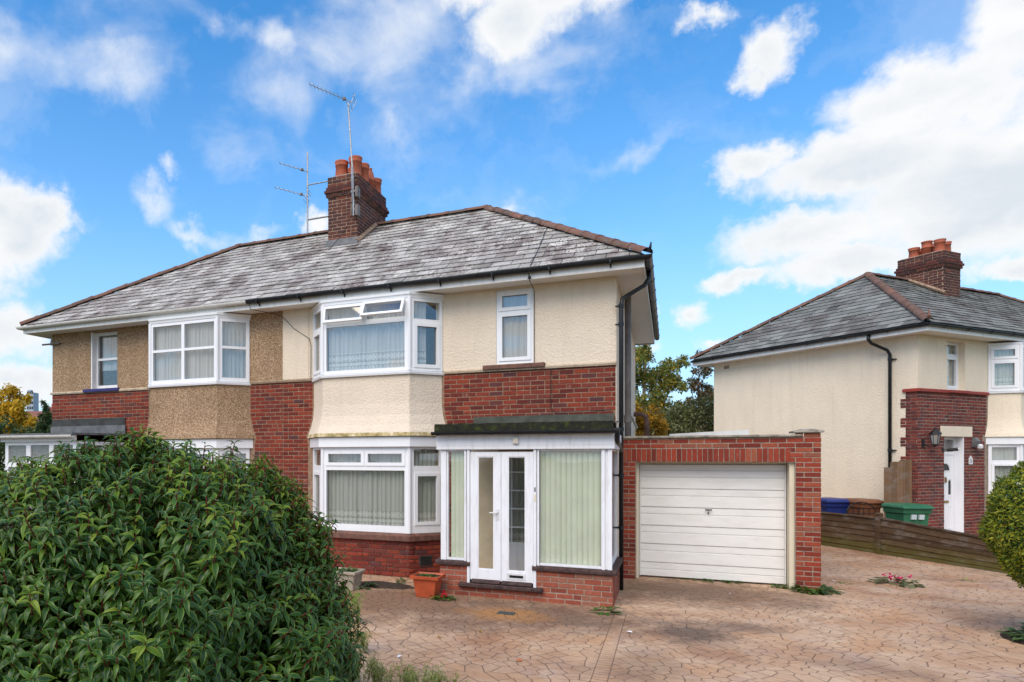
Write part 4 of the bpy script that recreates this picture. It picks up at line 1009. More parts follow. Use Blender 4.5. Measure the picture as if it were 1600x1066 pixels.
mb = MB(); mb.tube([(-1.49, PY-.02, 1.23), (-1.49, PY-.055, 1.23), (-1.60, PY-.06, 1.225)], .010, 8); mb.build('handle', 'steel_white', d1)
mb = MB(); mb.plate(pf, -1.36, -1.09, .28, .37, .012, .020, [(-1.325, -1.125, .305, .345)]); mb.build('letterbox_frame', 'steel_white', d2)
mb = MB(); mb.fbox(pf, -1.322, -1.128, .308, .342, .013, .017); mb.build('letter_flap', 'iron_black', d2)
mb = MB(); mb.box((-.972, PY-.035, 1.40), (-.948, PY-.03, 1.5)); mb.build('door_bell', 'cream_paint', po); mb = MB(); mb.box((-.968, PY-.035, 1.54), (-.952, PY-.03, 1.60)); mb.build('name_plate', 'plate_iron', po)
mb = MB(); mb.box((PX0-.04, PY-.055, 2.135), (PX1+.03, PY-.02, 2.355)); mb.box((PX0-.04, PY-.02, 2.135), (PX0, -.5, 2.355)); mb.box((PX1-.01, PY-.02, 2.135), (PX1+.03, -.02, 2.355)); mb.build('header_board', 'painted_wood', po, bevel=.004)
for z in (2.195, 2.27): mb = MB(); mb.box((PX0-.04, PY-.060, z), (PX1+.03, PY-.0553, z+.006)); mb.build('header_bead', 'painted_wood', po)
mb = MB(); mb.box((-1.26, PY-.10, 2.21), (-1.18, PY-.061, 2.31)); lamp = mb.build('lamp', 'steel_white', po, bevel=.006); part_inv(lamp, po)
mb = MB(); mb.box((-1.245, PY-.108, 2.225), (-1.195, PY-.1005, 2.295)); mb.build('lamp_glass', 'cream_paint', lamp)
mb = MB(); mb.loft([[(PX0-.05, PY-.12, 2.36), (PX1+.02, PY-.12, 2.36), (PX1+.02, -.002, 2.44), (PX0-.05, -.002, 2.44)], [(PX0-.05, PY-.12, 2.40), (PX1+.02, PY-.12, 2.40), (PX1+.02, -.002, 2.48), (PX0-.05, -.002, 2.48)]]); mb.build('roof', 'felt_dark', po)
# mossy felt lip: an uneven roll along the front edge
mb = MB(); xs = np.linspace(PX0-.05, PX1+.02, 60); rr = []
for x in xs:
    q = random.uniform(-.007, .007); rr.append([(x, PY-.125+q*.4, 2.40), (x, PY-.03, 2.40), (x, PY-.03, 2.515+q*.6), (x, PY-.115+q, 2.505+q)])
mb.loft(rr); mb.build('mossy_edge', 'moss_felt', po)
mb = MB(); mb.box((PX0+.12, -.016, 2.45), (-.02, -.011, 2.70)); mb.loft([[(PX0-.05, PY-.03, 2.485), (PX1+.01, PY-.03, 2.485), (PX1+.01, -.02, 2.56), (PX0-.05, -.02, 2.56)], [(PX0-.05, PY-.03, 2.50), (PX1+.01, PY-.03, 2.50), (PX1+.01, -.02, 2.58), (PX0-.05, -.02, 2.58)]]); mb.build('flashing', 'lead_porch', po)
mb = MB(); mb.sweep(gutter_prof(.042), [(PX0-.07, PY-.135, 2.385), (PX1+.10, PY-.135, 2.378)]); g = mb.build('gutter', 'gutter_black', po); part_inv(g, po)
for x in np.linspace(PX0, PX1, 4): mb = MB(); mb.sweep([(o*1.15-.006, u*1.15) for o, u in gutter_prof(.042)], [(x, PY-.135, 2.384), (x+.025, PY-.135, 2.384)]); mb.build('bracket', 'gutter_black', g)
mb = MB(); mb.tube([(PX1+.07, PY-.09, 2.36), (PX1+.06, PY-.05, 2.26), (.09, -.6, 2.2), (.085, -.13, 2.12)], .034, 8); mb.build('outlet_pipe', 'gutter_black', po, smooth=True)
# plaster inside the porch and the glazed inner door
mb = MB(); mb.plate(front, PX0+.02, PX1-.08, .12, 2.36, .012, .022, [(-1.82, -.94, .12, 2.14)]); mb.build('inner_wall', 'plaster', po)
idr = thing('inner_door', 'glazed white front door with small panes seen through the porch', 'door', (-1.38, .0, .15))
cols = ((-1.74, -1.615), (-1.595, -1.20), (-1.18, -1.02)); zr = (.62, .88, 1.18, 1.48, 1.78, 2.02)
holes = [(a, b, zr[i]+.012, zr[i+1]-.012) for a, b in cols for i in range(5)]
mb = MB(); mb.plate(front, -1.80, -.95, .15, 2.12, -.06, -.012, holes); mb.build('door_leaf', 'painted_wood', idr)
for h in holes: mb = MB(); mb.fbox(front, h[0]-.003, h[1]+.003, h[2]-.003, h[3]+.003, -.04, -.034); mb.build('pane', 'glass', idr)
curtain('net curtain behind the small panes of the inner porch door', front, -1.77, -.98, .5, 2.08, -.10, 'net_down')
for lab, x0, x1, n in (('narrow pale green vertical blind beside the porch doors', -2.20, -1.99, 3), ('wide pale green vertical blind in the big porch window', -.895, -.10, 11)):
    vb = thing('vertical_blind', lab, 'blind', ((x0+x1)/2, PY+.09, .54), group='porch blinds')
    mb = MB(); mb.box((x0, PY+.075, 2.09), (x1, PY+.115, 2.125)); mb.build('head_rail', 'steel_white', vb)
    p = (x1-x0)/n
    for i in range(n):
        c = x0+p*(i+.5); a = R(random.uniform(16, 34)); hw = .048; mb = MB(); nseg = 4
        for z in (.535, 2.09):
            for k in range(nseg+1):
                q = (k/nseg-.5)*2*hw; bow = .008*(1-(2*k/nseg-1)**2); mb.v.append((c+q*math.cos(a)+bow*math.sin(a), PY+.095+q*math.sin(a)-bow*math.cos(a), z))
        mb.f += [(k, k+1, nseg+2+k, nseg+1+k) for k in range(nseg)]
        mb.build('slat', 'blind', vb, smooth=True)

# ------------------------------------------------------------------ garage
ga = thing('garage', 'flat-roofed red brick garage with white up-and-over door', 'garage', (1.45, 1.0, 0))
GY = 1.0; gf = Fr((0, GY, 0), (1, 0, 0)); gr_ = Fr((2.83, GY, 0), (0, 1, 0))
mb = MB(); mb.plate(gf, .02, 2.83, -.05, 2.335, -.33, 0, [(.245, 2.505, -.05, 1.945)]); mb.plate(gr_, .331, 5.2, -.05, 2.30, -.2, -.001); mb.box((.02, 6.1, -.05), (2.63, 6.2, 2.25)); mb.build('wall', 'mortar_pale', ga)
mb = MB(); mb.box((.03, 1.34, 2.12), (2.62, 6.1, 2.20)); mb.build('flat_roof', 'felt_dark', ga)
mb = MB(); mb.box((.03, 1.34, -.05), (2.62, 6.1, -.001)); mb.build('floor', 'concrete', ga)
ms = []
brick_field(ms, gf, 26, -.005, lambda t: [(.03, .238), (2.512, 2.83)] if t < 1.945 else [])
brick_field(ms, gf, 3, 1.945, lambda t: [(2.40, 2.83)], off=1)
brick_field(ms, gf, 2, 2.17, lambda t: [(.03, 2.83)])
brick_field(ms, gf, 1, 2.32, lambda t: [(2.505, 2.83)], off=1)
brick_field(ms, gr_, 31, -.005, lambda t: [(0, 2.2)], off=1)
inner = Fr((2.505, GY+.33, 0), (0, -1, 0))
x = .035
while x < 2.38: ms.append(mtx(gf.P(x+.0325, 2.057, -.012), V(0, 0, .206), V(-.0655, 0, 0), gf.n*(.022+random.uniform(-.002, .003)))); x += .0755
emit('brick', 'brickwork', ms, 'brick', unit_brick, 'brick_garage', ga, 300)
for i in range(3):
    x0 = .02+i*.86; mb = MB(); mb.box((x0, GY-.045, 2.337), (x0+.855, GY+.36, 2.375)); mb.build('coping', 'concrete_cap', ga, bevel=.008)
mb = MB(); mb.loft([[(2.47, GY-.05, 2.40), (2.87, GY-.05, 2.40), (2.87, GY+.38, 2.40), (2.47, GY+.38, 2.40)], [(2.47, GY-.05, 2.425), (2.87, GY-.05, 2.425), (2.87, GY+.38, 2.425), (2.47, GY+.38, 2.425)], [(2.58, GY+.06, 2.455), (2.76, GY+.06, 2.455), (2.76, GY+.27, 2.455), (2.58, GY+.27, 2.455)]]); mb.build('pier_cap', 'concrete_cap', ga)
mb = MB(); mb.box((.246, GY+.14, 0), (.285, GY+.36, 1.944)); mb.build('door_jamb', 'cream_paint', ga)
mb = MB(); mb.box((2.435, GY+.06, 0), (2.504, GY+.36, 1.944)); mb.build('door_jamb', 'cream_paint', ga); mb = MB(); mb.box((.286, GY+.30, 1.915), (2.434, GY+.36, 1.944)); mb.build('door_head', 'cream_paint', ga)
DY = GY+.31; dx0, dx1 = .292, 2.425; df = Fr((0, DY, 0), (1, 0, 0))
mb = MB(); mb.plate(df, dx0, dx1, .02, 1.91, -.03, -.012); dr = mb.build('garage_door', 'garage_white', ga); part_inv(dr, ga)
z = 1.91; seq = [.10]+[.115, .195]*5+[.115, .12]; k = 1.885/sum(seq)
for i, h in enumerate(seq):
    h *= k; mb = MB(); e = .012 if i % 2 == 0 else .002; mb.loft([[df.P(dx0+.018, z-h+.004, -.011), df.P(dx1-.018, z-h+.004, -.011), df.P(dx1-.018, z-.004, -.011), df.P(dx0+.018, z-.004, -.011)], [df.P(dx0+.020, z-h+.008, e), df.P(dx1-.020, z-h+.008, e), df.P(dx1-.020, z-.012, e), df.P(dx0+.020, z-.012, e)]]); mb.build('door_panel', 'garage_white', dr); z -= h
for x in (dx0, dx1-.017): mb = MB(); mb.fbox(df, x, x+.017, .02, 1.91, -.003, .016); mb.build('door_edge', 'garage_white', dr)
mb = MB(); mb.tube([df.P(1.335, 1.16, .01), df.P(1.335, 1.16, .05)], .008, 8); mb.tube([df.P(1.285, 1.165, .05), df.P(1.385, 1.165, .05)], .011, 8); mb.tube([df.P(1.335, 1.11, .006), df.P(1.335, 1.11, .02)], .012, 8); mb.build('handle', 'iron_black', dr)

# ------------------------------------------------------------------ porch of the pebbledash house
pl_ = thing('porch', 'white glazed porch of the pebbledash house, half hidden by the shrub', 'porch', (-10.7, -1.45, 0))
lf = Fr((0, -1.45, 0), (1, 0, 0)); lx0, lx1 = -11.74, -9.75
mb = MB(); mb.plate(lf, lx0, lx1, -.05, .6, -.15, 0); mb.box((lx1-.15, -1.3, -.05), (lx1, -.02, .6)); mb.box((lx0, -1.3, -.05), (lx0+.15, -.02, .6)); mb.build('base_wall', 'brick_house', pl_)
hs = []
for i in range(3):
    a = lx0+.09+i*.645; hs += [(a, a+.52, .68, 1.83, False), (a, a+.52, 1.92, 2.27, False)]
window(pl_, lf, lx0, lx1, .6, 2.34, hs, 'upvc', 'glass_frosted', d=-.02)
rs = Fr((lx1, -1.45, 0), (0, 1, 0)); window(pl_, rs, .06, 1.42, .6, 2.34, [(.14, .68, .68, 2.27, False), (.76, 1.34, .68, 2.27, False)], 'upvc', 'glass_frosted', d=0)
ls_ = Fr((lx0, -.02, 0), (0, -1, 0)); window(pl_, ls_, 0, 1.37, .6, 2.34, [(.1, .65, .68, 2.27, False), (.73, 1.27, .68, 2.27, False)], 'upvc', 'glass_frosted', d=0)
mb = MB(); mb.loft([[(lx0-.2, -1.62, 2.46), (lx1+.1, -1.62, 2.46), (lx1+.1, -.02, 2.49), (lx0-.2, -.02, 2.49)], [(lx0-.2, -1.62, 2.50), (lx1+.1, -1.62, 2.50), (lx1+.1, -.02, 2.53), (lx0-.2, -.02, 2.53)]]); mb.build('roof', 'lead', pl_)
mb = MB(); mb.box((lx0-.05, -1.50, 2.34), (lx1+.02, -1.44, 2.455)); mb.build('header_board', 'upvc', pl_)
mb = MB(); mb.sweep(gutter_prof(.05), [(lx0-.35, -1.56, 2.455), (lx1+.1, -1.56, 2.45)]); mb.build('gutter', 'gutter_white', pl_)
mb = MB(); mb.box((XL+.01, -.030, 2.68), (-9.86, -.022, 2.88)); mb.build('flashing', 'felt_dark', pl_); mb = MB(); mb.box((XL+.01, -.06, 2.50), (-9.83, -.031, 2.72)); mb.build('flashing', 'lead', pl_)

# ------------------------------------------------------------------ neighbouring house
TH = R(46.5); NO = V(5.98, 8.38, 0); NX = V(math.cos(TH), math.sin(TH), 0); NY = V(-math.sin(TH), math.cos(TH), 0)
def L(x, y, z): return NO+NX*x+NY*y+UP*z
nh = thing('neighbour_house', 'cream rendered house next door with hipped grey slate roof and red brick entrance', 'house', tuple(NO), TH)
nf = Fr(NO, NX); ns = Fr(NO, -NY); ND = 5.5; NW = 11.9
nb_bay = (2.78, 3.22, 4.86, 5.30)
mb = MB(); mb.plate(ns, -ND+.25, -.25, -.05, 4.92, -.25, 0); mb.build('side_wall', 'cream_render_neighbour', nh)
mb = MB(); mb.plate(nf, 0, NW, 3.60, 4.92, -.25, 0, [(1.13, 1.85, 3.63, 4.80), (2.9, 5.2, 3.65, 4.75)]); mb.build('upper_wall', 'cream_render_neighbour', nh)
mb = MB(); mb.plate(nf, 0, NW, -.05, 3.598, -.25, 0, [(1.0, 1.79, .10, 2.52), (2.9, 5.2, .95, 3.59)]); mb.build('lower_wall', 'mortar_pale', nh)
mb = MB(); nbk = Fr(L(NW, ND, 0), -NX); mb.plate(nbk, 0, NW, -.05, 4.92, -.25, 0); mb.fbox(nf, .3, NW, 2.6, 2.8, -5.2, -.3); mb.fbox(nf, .3, NW, -.05, .1, -5.2, -.3); mb.fbox(nf, .3, NW, .1, 4.9, -3.1, -3.0); mb.build('back_wall', 'cream_render_neighbour', nh)
ms = []
def nspan(t):
    k = .0 if t < 2.45 else float(np.interp(t, [2.45, 2.6, 2.9], [.10, .06, .01])); return [(-.012, .995), (1.795, 2.70-k-.06)] if t < 2.55 else [(-.012, 2.74-k)]
brick_field(ms, nf, 47, .03, nspan)
def quoin(t):
    j = int((t-.03)/.075); return [(-.36 if (j//3) % 2 == 0 else -.25, .0)]
brick_field(ms, ns, 47, .03, quoin, proud=.012)
emit('brick', 'brickwork', ms, 'brick', unit_brick, 'brick_neighbour', nh, 300)
mb = MB(); mb.sweep([(0, -.035), (.05, -.035), (.05, .02), (.02, .04), (0, .04)], [L(-.001, .30, 3.59), L(-.001, -.001, 3.59), L(2.76, -.001, 3.59)]); mb.build('brick_cap', 'sill_red', nh)
mb = MB(); mb.fbox(nf, 1.10, 1.90, 3.565, 3.625, .052, .08); mb.build('window_sill', 'sill_red', nh)
def nbay(b):
    def ring(z, o): k = o*.42; return [L(b[0]-o, .02, z), L(b[1]-k, BY-o, z), L(b[2]+k, BY-o, z), L(b[3]+o, .02, z)]
    def solid(prof, name, m): mb = MB(); mb.loft([ring(z, o) for z, o in prof]); mb.build(name, m, nh)
    solid([(2.53, .13), (2.60, .11), (2.75, .05), (2.95, .01), (3.1, 0), (3.59, 0)], 'bay_apron', 'cream_render_neighbour')
    solid([(2.35, .085), (2.52, .085)], 'bay_header', 'upvc'); solid([(3.595, .045), (3.64, .055), (3.65, 0)], 'bay_sill', 'upvc'); solid([(4.78, .02), (4.83, .03)], 'bay_head', 'upvc')
    solid([(.86, .02), (.87, .07), (.95, .07), (.98, 0)], 'bay_sill', 'sill_red'); solid([(-.05, 0), (.86, 0)], 'bay_base', 'brick_neighbour')
    fs = [Fr(L(b[0], 0, 0), L(b[1], BY, 0)-L(b[0], 0, 0)), Fr(L(b[1], BY, 0), NX), Fr(L(b[2], BY, 0), L(b[3], 0, 0)-L(b[2], BY, 0))]
    for i, (f_, ln) in enumerate(zip(fs, (cl, FW, cl))):
        a, c = .012, ln-.012
        window(nh, f_, a, c, 3.652, 4.778, [(.09, ln-.09, 3.75, 4.36, True), (.08, ln-.08, 4.46, 4.70, True)] if i != 1 else [(.09, .78, 3.75, 4.70, False), (.86, ln-.09, 3.75, 4.70, False)], d=.01)
        window(nh, f_, a, c, .982, 2.348, [(.09, ln-.09, 1.08, 1.86, True), (.08, ln-.08, 1.96, 2.28, False)] if i != 1 else [(.09, .78, 1.08, 1.86, False), (.86, ln-.09, 1.08, 1.86, False), (.09, .78, 1.96, 2.28, False), (.86, ln-.09, 1.96, 2.28, False)], d=.01)
        for z0, z1, s_ in ((3.7, 4.74, 'upper'), (1.03, 2.31, 'lower')):
            if i < 2: curtain(f'net curtain in the {s_} bay of the house next door, {"angled left side" if i == 0 else "front"}', f_, .05, ln-.05, z0, z1, -.10, 'net_down')
    for x in (b[1], b[2]):
        for z0, z1 in ((.985, 2.345), (3.655, 4.775)): mb = MB(); mb.tube([L(x, BY-.004, z0), L(x, BY-.004, z1)], .036, 8); mb.build('corner_post', 'upvc', nh)
nbay(nb_bay)
window(nh, nf, 1.132, 1.848, 3.632, 4.798, [(1.22, 1.76, 3.72, 4.42, True), (1.21, 1.77, 4.52, 4.74, False)], d=-.14)
curtain('net curtain behind the narrow upstairs window next door', nf, 1.16, 1.82, 3.68, 4.76, -.24, 'net_down')
# door in its recess
mb = MB(); mb.plate(nf, 1.002, 1.788, .10, 2.518, -.24, -.17, [(1.06, 1.725, .14, 2.09), (1.06, 1.725, 2.16, 2.46)]); mb.build('door_frame', 'upvc', nh, bevel=.004)
mb = MB(); mb.fbox(nf, 1.755, 1.787, .10, 2.518, -.168, .004); mb.build('door_reveal', 'upvc', nh)
mb = MB(); mb.fbox(nf, 1.056, 1.729, 2.156, 2.464, -.205, -.199); mb.build('fanlight_pane', 'glass', nh)
mb = MB(); mb.plate(nf, 1.064, 1.721, .144, 2.086, -.225, -.185); nd = mb.build('front_door', 'upvc', nh); part_inv(nd, nh)
mb = MB(); c = 1.392; pts = [nf.P(c+.17*math.cos(a), 1.70+.17*math.sin(a), -.1845) for a in np.linspace(0, math.pi, 13)]; pt2 = [p+nf.n*.006 for p in pts]; mb.loft([pts, pt2]); mb.build('arched_pane', 'felt_dark', nd)
mb = MB(); mb.tube([nf.P(c+.19*math.cos(a), 1.70+.19*math.sin(a), -.182) for a in np.linspace(0, math.pi, 13)], .014, 6); mb.tube([nf.P(c-.19, 1.70, -.182), nf.P(c+.19, 1.70, -.182)], .012, 6); mb.build('arch_moulding', 'upvc', nd)
for a0, a1, z0, z1 in ((1.14, 1.30, 1.08, 1.52), (1.485, 1.645, 1.08, 1.52), (1.14, 1.30, .30, .86), (1.485, 1.645, .30, .86)):
    mb = MB(); mb.plate(nf, a0, a1, z0, z1, -.186, -.174, [(a0+.022, a1-.022, z0+.022, z1-.022)]); mb.build('door_moulding', 'upvc', nd)
mb = MB(); mb.fbox(nf, 1.52, 1.61, 1.13, 1.47, -.184, -.178); mb.build('door_pane', 'felt_dark', nd)
mb = MB(); mb.fbox(nf, 1.25, 1.53, .925, .985, -.185, -.172); mb.build('letterbox', 'brass', nd)
mb = MB(); mb.tube([nf.P(c, 1.55, -.17), nf.P(c, 1.42, -.16)], .022, 8); mb.build('knocker', 'brass', nd)
mb = MB(); mb.fbox(nf, .84, 2.08, 2.525, 2.77, -.05, .03); mb.build('lintel', 'cream_render_neighbour', nh)
# soffit, fascia, gutter, downpipe
NOH = .40
mb = MB(); mb.sweep([(0, 0), (.022, 0), (.022, .14), (0, .14)], [L(NW, ND+NOH, 4.86), L(-NOH, ND+NOH, 4.86), L(-NOH, -NOH, 4.86), L(NW, -NOH, 4.86)]); mb.build('fascia', 'fascia_white', nh)
mb = MB(); mb.loft([[L(-NOH, -NOH, 4.88), L(NW, -NOH, 4.88), L(NW, ND+NOH, 4.88), L(-NOH, ND+NOH, 4.88)], [L(-NOH, -NOH, 4.89), L(NW, -NOH, 4.89), L(NW, ND+NOH, 4.89), L(-NOH, ND+NOH, 4.89)]]); mb.build('soffit', 'soffit_white', nh)
mb = MB(); mb.sweep(gutter_prof(.05), [L(-NOH-.023, ND+NOH, 5.0), L(-NOH-.023, -NOH-.023, 5.0), L(NW, -NOH-.023, 5.0)]); g = mb.build('gutter', 'gutter_black', nh); part_inv(g, nh)
for i in range(6):
    p = L(-NOH-.023, .4+i*.95, 5.0); q = L(-NOH-.023, .37+i*.95, 5.0); mb = MB(); mb.sweep([(o*1.2-.01, u*1.2) for o, u in gutter_prof(.05)], [p, q]); mb.build('bracket', 'gutter_black', g)
for i in range(5):
    p = L(.1+i*.9, -NOH-.023, 5.0); q = L(.13+i*.9, -NOH-.023, 5.0); mb = MB(); mb.sweep([(o*1.2-.01, u*1.2) for o, u in gutter_prof(.05)], [p, q]); mb.build('bracket', 'gutter_black', g)
mb = MB(); mb.tube([L(-.45, .80, 4.95), L(-.45, .80, 4.84), L(-.38, .78, 4.76), L(-.12, .58, 4.58), L(-.07, .55, 4.48), L(-.07, .55, 0)], .036, 10); dp = mb.build('downpipe', 'gutter_black', nh, smooth=True); part_inv(dp, nh)
for z in (4.36, 2.2): mb = MB(); mb.tube([L(-.07, .55, z-.03), L(-.07, .55, z+.03)], .046, 10); mb.fbox(ns, -.57, -.44, z-.01, z+.01, 0, .06); mb.build('pipe_clip', 'gutter_black', dp)
mb = MB(); mb.fbox(ns, -5.14, -4.97, 4.69, 4.78, 0, .012); mb.build('air_brick', 'string_course_dark', nh)
# roof
NE = NOH+.04; nz = 5.04; nrz = 7.2; nry = ND/2; nax = 2.75
mb = MB(); q = [L(-NE, -NE, nz-.015), L(NW+NE, -NE, nz-.015), L(NW+NE, ND+NE, nz-.015), L(-NE, ND+NE, nz-.015), L(nax, nry, nrz-.02), L(NW-nax, nry, nrz-.02)]
mb.add(q, [(0, 1, 5, 4), (1, 2, 5), (2, 3, 4, 5), (3, 0, 4), (3, 2, 1, 0)]); nroof = mb.build('roof', 'felt_dark', nh); part_inv(nroof, nh)
ms = []; sv = NY*(nry+NE)+UP*(nrz-nz); sl_ = np.linalg.norm(sv); s1 = sv/sl_
slate_field(ms, L(-NE, -NE, nz), NX, s1, np.cross(NX, s1), lambda t: ((nax+NE)*t/sl_, NW+2*NE-(nax+NE)*t/sl_), sl_, .22, .32)
sv = NX*(nax+NE)+UP*(nrz-nz); sl2 = np.linalg.norm(sv); s2 = sv/sl2; u2 = -NY
slate_field(ms, L(-NE, ND+NE, nz), u2, s2, np.cross(u2, s2), lambda t: ((nry+NE)*t/sl2, (nry+NE)*(2-t/sl2)), sl2, .22, .32)
emit('slate', 'slating', ms, 'slate', unit_slate, 'slate_neighbour', nh, 300)
ridge_tiles(nroof, L(nax, nry, nrz+.03), L(NW-nax, nry, nrz+.03), ln=.45); ridge_tiles(nroof, L(NW+NE, -NE, nz+.04), L(NW-nax, nry, nrz+.03), ln=.42)
ridge_tiles(nroof, L(-NE-.02, -NE-.02, nz+.04), L(nax, nry, nrz+.03), ln=.42); ridge_tiles(nroof, L(-NE-.02, ND+NE+.02, nz+.04), L(nax, nry, nrz+.03), ln=.42)
p = L(-NE, -NE, nz+.08); mb = MB(); mb.tube([p, p-NX*.05-NY*.05+UP*.05, p-NX*.03-NY*.03+UP*.16, p+UP*.2], [.04, .03, .02, .01], 6); mb.build('hip_iron', 'ridge_clay', nroof)
ncx, ncy, ncw, ncd = 4.51, 1.82, .80, 1.15
nch = chimney(nh, rect_frames(L(ncx, ncy, 0), NX, NY, ncw, ncd), ncw, ncd, 6.3, 7.86, 'brick_chimney', 200)
for (x, y, h, k) in ((.22, .2, .36, 0), (.22, .52, .40, 2), (.22, .85, .30, 0), (.58, .25, .34, 0), (.58, .62, .38, 0), (.58, .95, .32, 0)): pot(nch, L(ncx+x, ncy+y, 7.87), h, .13, .12, k)
mb = MB(); mb.tube([L(ncx-.02, ncy-.05, 6.66), L(ncx-.02, nry, 7.26)], .05, 6); mb.build('mortar_fillet', 'mortar_chimney', nch)
# fittings of the entrance
ln_ = thing('wall_lantern', 'black carriage lantern on a bracket on the neighbour\'s brick wall', 'lantern', tuple(L(.34, -.2, 2.3)))
mb = MB(); mb.fbox(nf, .12, .20, 2.27, 2.46, .005, .03); mb.build('wall_plate', 'iron_black', ln_)
mb = MB(); mb.tube([L(.16, -.03, 2.33), L(.22, -.10, 2.27), L(.34, -.17, 2.28), L(.34, -.17, 2.32)], .014, 6); mb.build('bracket_arm', 'iron_black', ln_)
def hexr(r, z): return [L(.34+r*math.cos(a), -.17+r*math.sin(a), z) for a in np.linspace(0, 2*math.pi, 7)[:-1]]
mb = MB(); mb.loft([hexr(.055, 2.33), hexr(.095, 2.56)]); mb.build('lantern_glass', 'glass_frosted', ln_)
mb = MB(); mb.loft([hexr(.12, 2.56), hexr(.115, 2.585), hexr(.045, 2.66), hexr(.02, 2.67), hexr(.022, 2.70), hexr(.006, 2.74)]); mb.build('lantern_cap', 'iron_black', ln_)
mb = MB(); mb.loft([hexr(.03, 2.29), hexr(.06, 2.32), hexr(.058, 2.335)]); mb.build('lantern_base', 'iron_black', ln_)
for a in np.linspace(0, 2*math.pi, 7)[:-1]: mb = MB(); mb.tube([L(.34+.057*math.cos(a), -.17+.057*math.sin(a), 2.33), L(.34+.098*math.cos(a), -.17+.098*math.sin(a), 2.565)], .006, 5); mb.build('glazing_bar', 'iron_black', ln_)
fl_ = thing('security_light', 'dark security light with white sensor right of the neighbour\'s door', 'light', tuple(L(2.17, -.1, 2.3)))
mb = MB(); mb.loft([[L(2.10, -.008, 2.28), L(2.24, -.008, 2.28), L(2.24, -.06, 2.28), L(2.10, -.06, 2.28)], [L(2.09, -.008, 2.4), L(2.25, -.008, 2.4), L(2.25, -.13, 2.42), L(2.09, -.13, 2.42)], [L(2.12, -.008, 2.52), L(2.22, -.008, 2.52), L(2.22, -.05, 2.52), L(2.12, -.05, 2.52)]]); mb.build('lamp_body', 'lead', fl_)
mb = MB(); mb.lathe(L(2.22, -.12, 2.22), [(.02, 0), (.055, .03), (.06, .09), (.03, .13)], 10); mb.build('sensor', 'steel_white', fl_)
cc = thing('security_camera', 'small black camera on an arm beside the neighbour\'s door', 'camera', tuple(L(.95, -.1, 2.2)))
mb = MB(); mb.fbox(nf, .90, .95, 2.17, 2.27, .005, .02); mb.tube([L(.925, -.02, 2.22), L(.96, -.12, 2.2)], .012, 6); mb.build('arm', 'iron_black', cc)
mb = MB(); mb.tube([L(.96, -.08, 2.20), L(1.04, -.26, 2.22)], [.035, .042], 10); mb.build('camera_body', 'iron_black', cc); mb = MB(); mb.tube([L(1.04, -.26, 2.22), L(1.047, -.275, 2.222)], .034, 10); mb.build('lens', 'steel_white', cc)
hp = thing('house_plaque', 'small white house-shaped plaque on the neighbour\'s brick wall', 'plaque', tuple(L(2.04, -.02, 1.9)))
mb = MB(); P_ = nf.P; pts = [(1.965, 1.86), (2.12, 1.86), (2.12, 2.0), (2.04, 2.07), (1.965, 2.0)]; mb.loft([[P_(a, z, .010) for a, z in pts], [P_(a, z, .022) for a, z in pts]]); mb.build('plaque_board', 'steel_white', hp)
mb = MB(); mb.fbox(nf, 2.032, 2.052, 1.90, 1.98, .022, .025); mb.build('numeral', 'iron_black', hp)

# ------------------------------------------------------------------ aerials
def yagi(parent, tail, head, n, el, refl=True):
    tail, head = np.array(tail, float), np.array(head, float); d = (head-tail); Ln = np.linalg.norm(d); d /= Ln; s_ = np.cross(d, UP); s_ /= np.linalg.norm(s_)
    upv = np.cross(s_, d); mb = MB(); mb.tube([tail, head], .009, 6); mb.build('boom', 'steel', parent)
    for i in range(n):
        p = tail+d*Ln*(.16+.82*i/(n-1)); mb = MB(); mb.tube([p-s_*el*(1-.3*i/n)/2, p+s_*el*(1-.3*i/n)/2], .004, 5); mb.build('element', 'steel', parent)
    if refl:
        for q in (-.14, -.07, .07, .14):
            p = tail+upv*q+d*.02*abs(q)/.07; mb = MB(); mb.tube([p-s_*.16, p+s_*.16], .005, 5); mb.build('reflector_rod', 'steel', parent)
        for q in (-.13, .13): mb = MB(); mb.tube([tail+s_*q-upv*.14, tail+s_*q+upv*.14], .005, 5); mb.build('reflector_rod', 'steel', parent)
    p = tail+d*Ln*.2; mb = MB(); mb.fbox(Fr(p-s_*.03-UP*.02, s_), 0, .06, 0, .05, -.03, .03); mb.build('dipole_box', 'pipe_grey', parent)
AX, AY = -5.47, 2.12
a1 = thing('tv_aerial', 'tall grey television aerial on the front corner of the brick chimney', 'aerial', (AX, AY, 7.2), group='roof aerials')
mb = MB(); mb.tube([(AX, AY, 7.25), (AX-.03, AY, 8.3)], .028, 8); mb.tube([(AX-.03, AY, 8.3), (AX-.13, AY, 9.72)], .019, 8); mb.build('mast', 'steel', a1)
for z in (7.35, 7.75): mb = MB(); mb.box((AX-.06, AY-.02, z), (AX+.10, CY0+.02, z+.05)); mb.box((AX+.05, AY-.03, z-.1), (AX+.11, AY+.11, z+.12)); mb.build('lashing_bracket', 'pipe_grey', a1)
yagi(a1, (AX-.03, AY+.05, 9.72), (AX-.95, AY-.25, 10.18), 10, .30)
mb = MB(); mb.tube([(AX-.02, AY-.02, 8.3), (AX, AY-.03, 7.3), (AX-.25, CY0-.06, 6.95), on_roof(AX-.45, CY0-.4, .04)], .006, 5); mb.build('cable', 'iron_black', a1)
BX, B_Y = -7.15, 3.10
a2 = thing('tv_aerial', 'pole with two old aerials bracketed off the left of the brick chimney', 'aerial', (BX, B_Y, 7.4), group='roof aerials')
mb = MB(); mb.tube([(BX, B_Y, 7.42), (BX, B_Y, 9.34)], .02, 8); mb.build('mast', 'steel', a2)
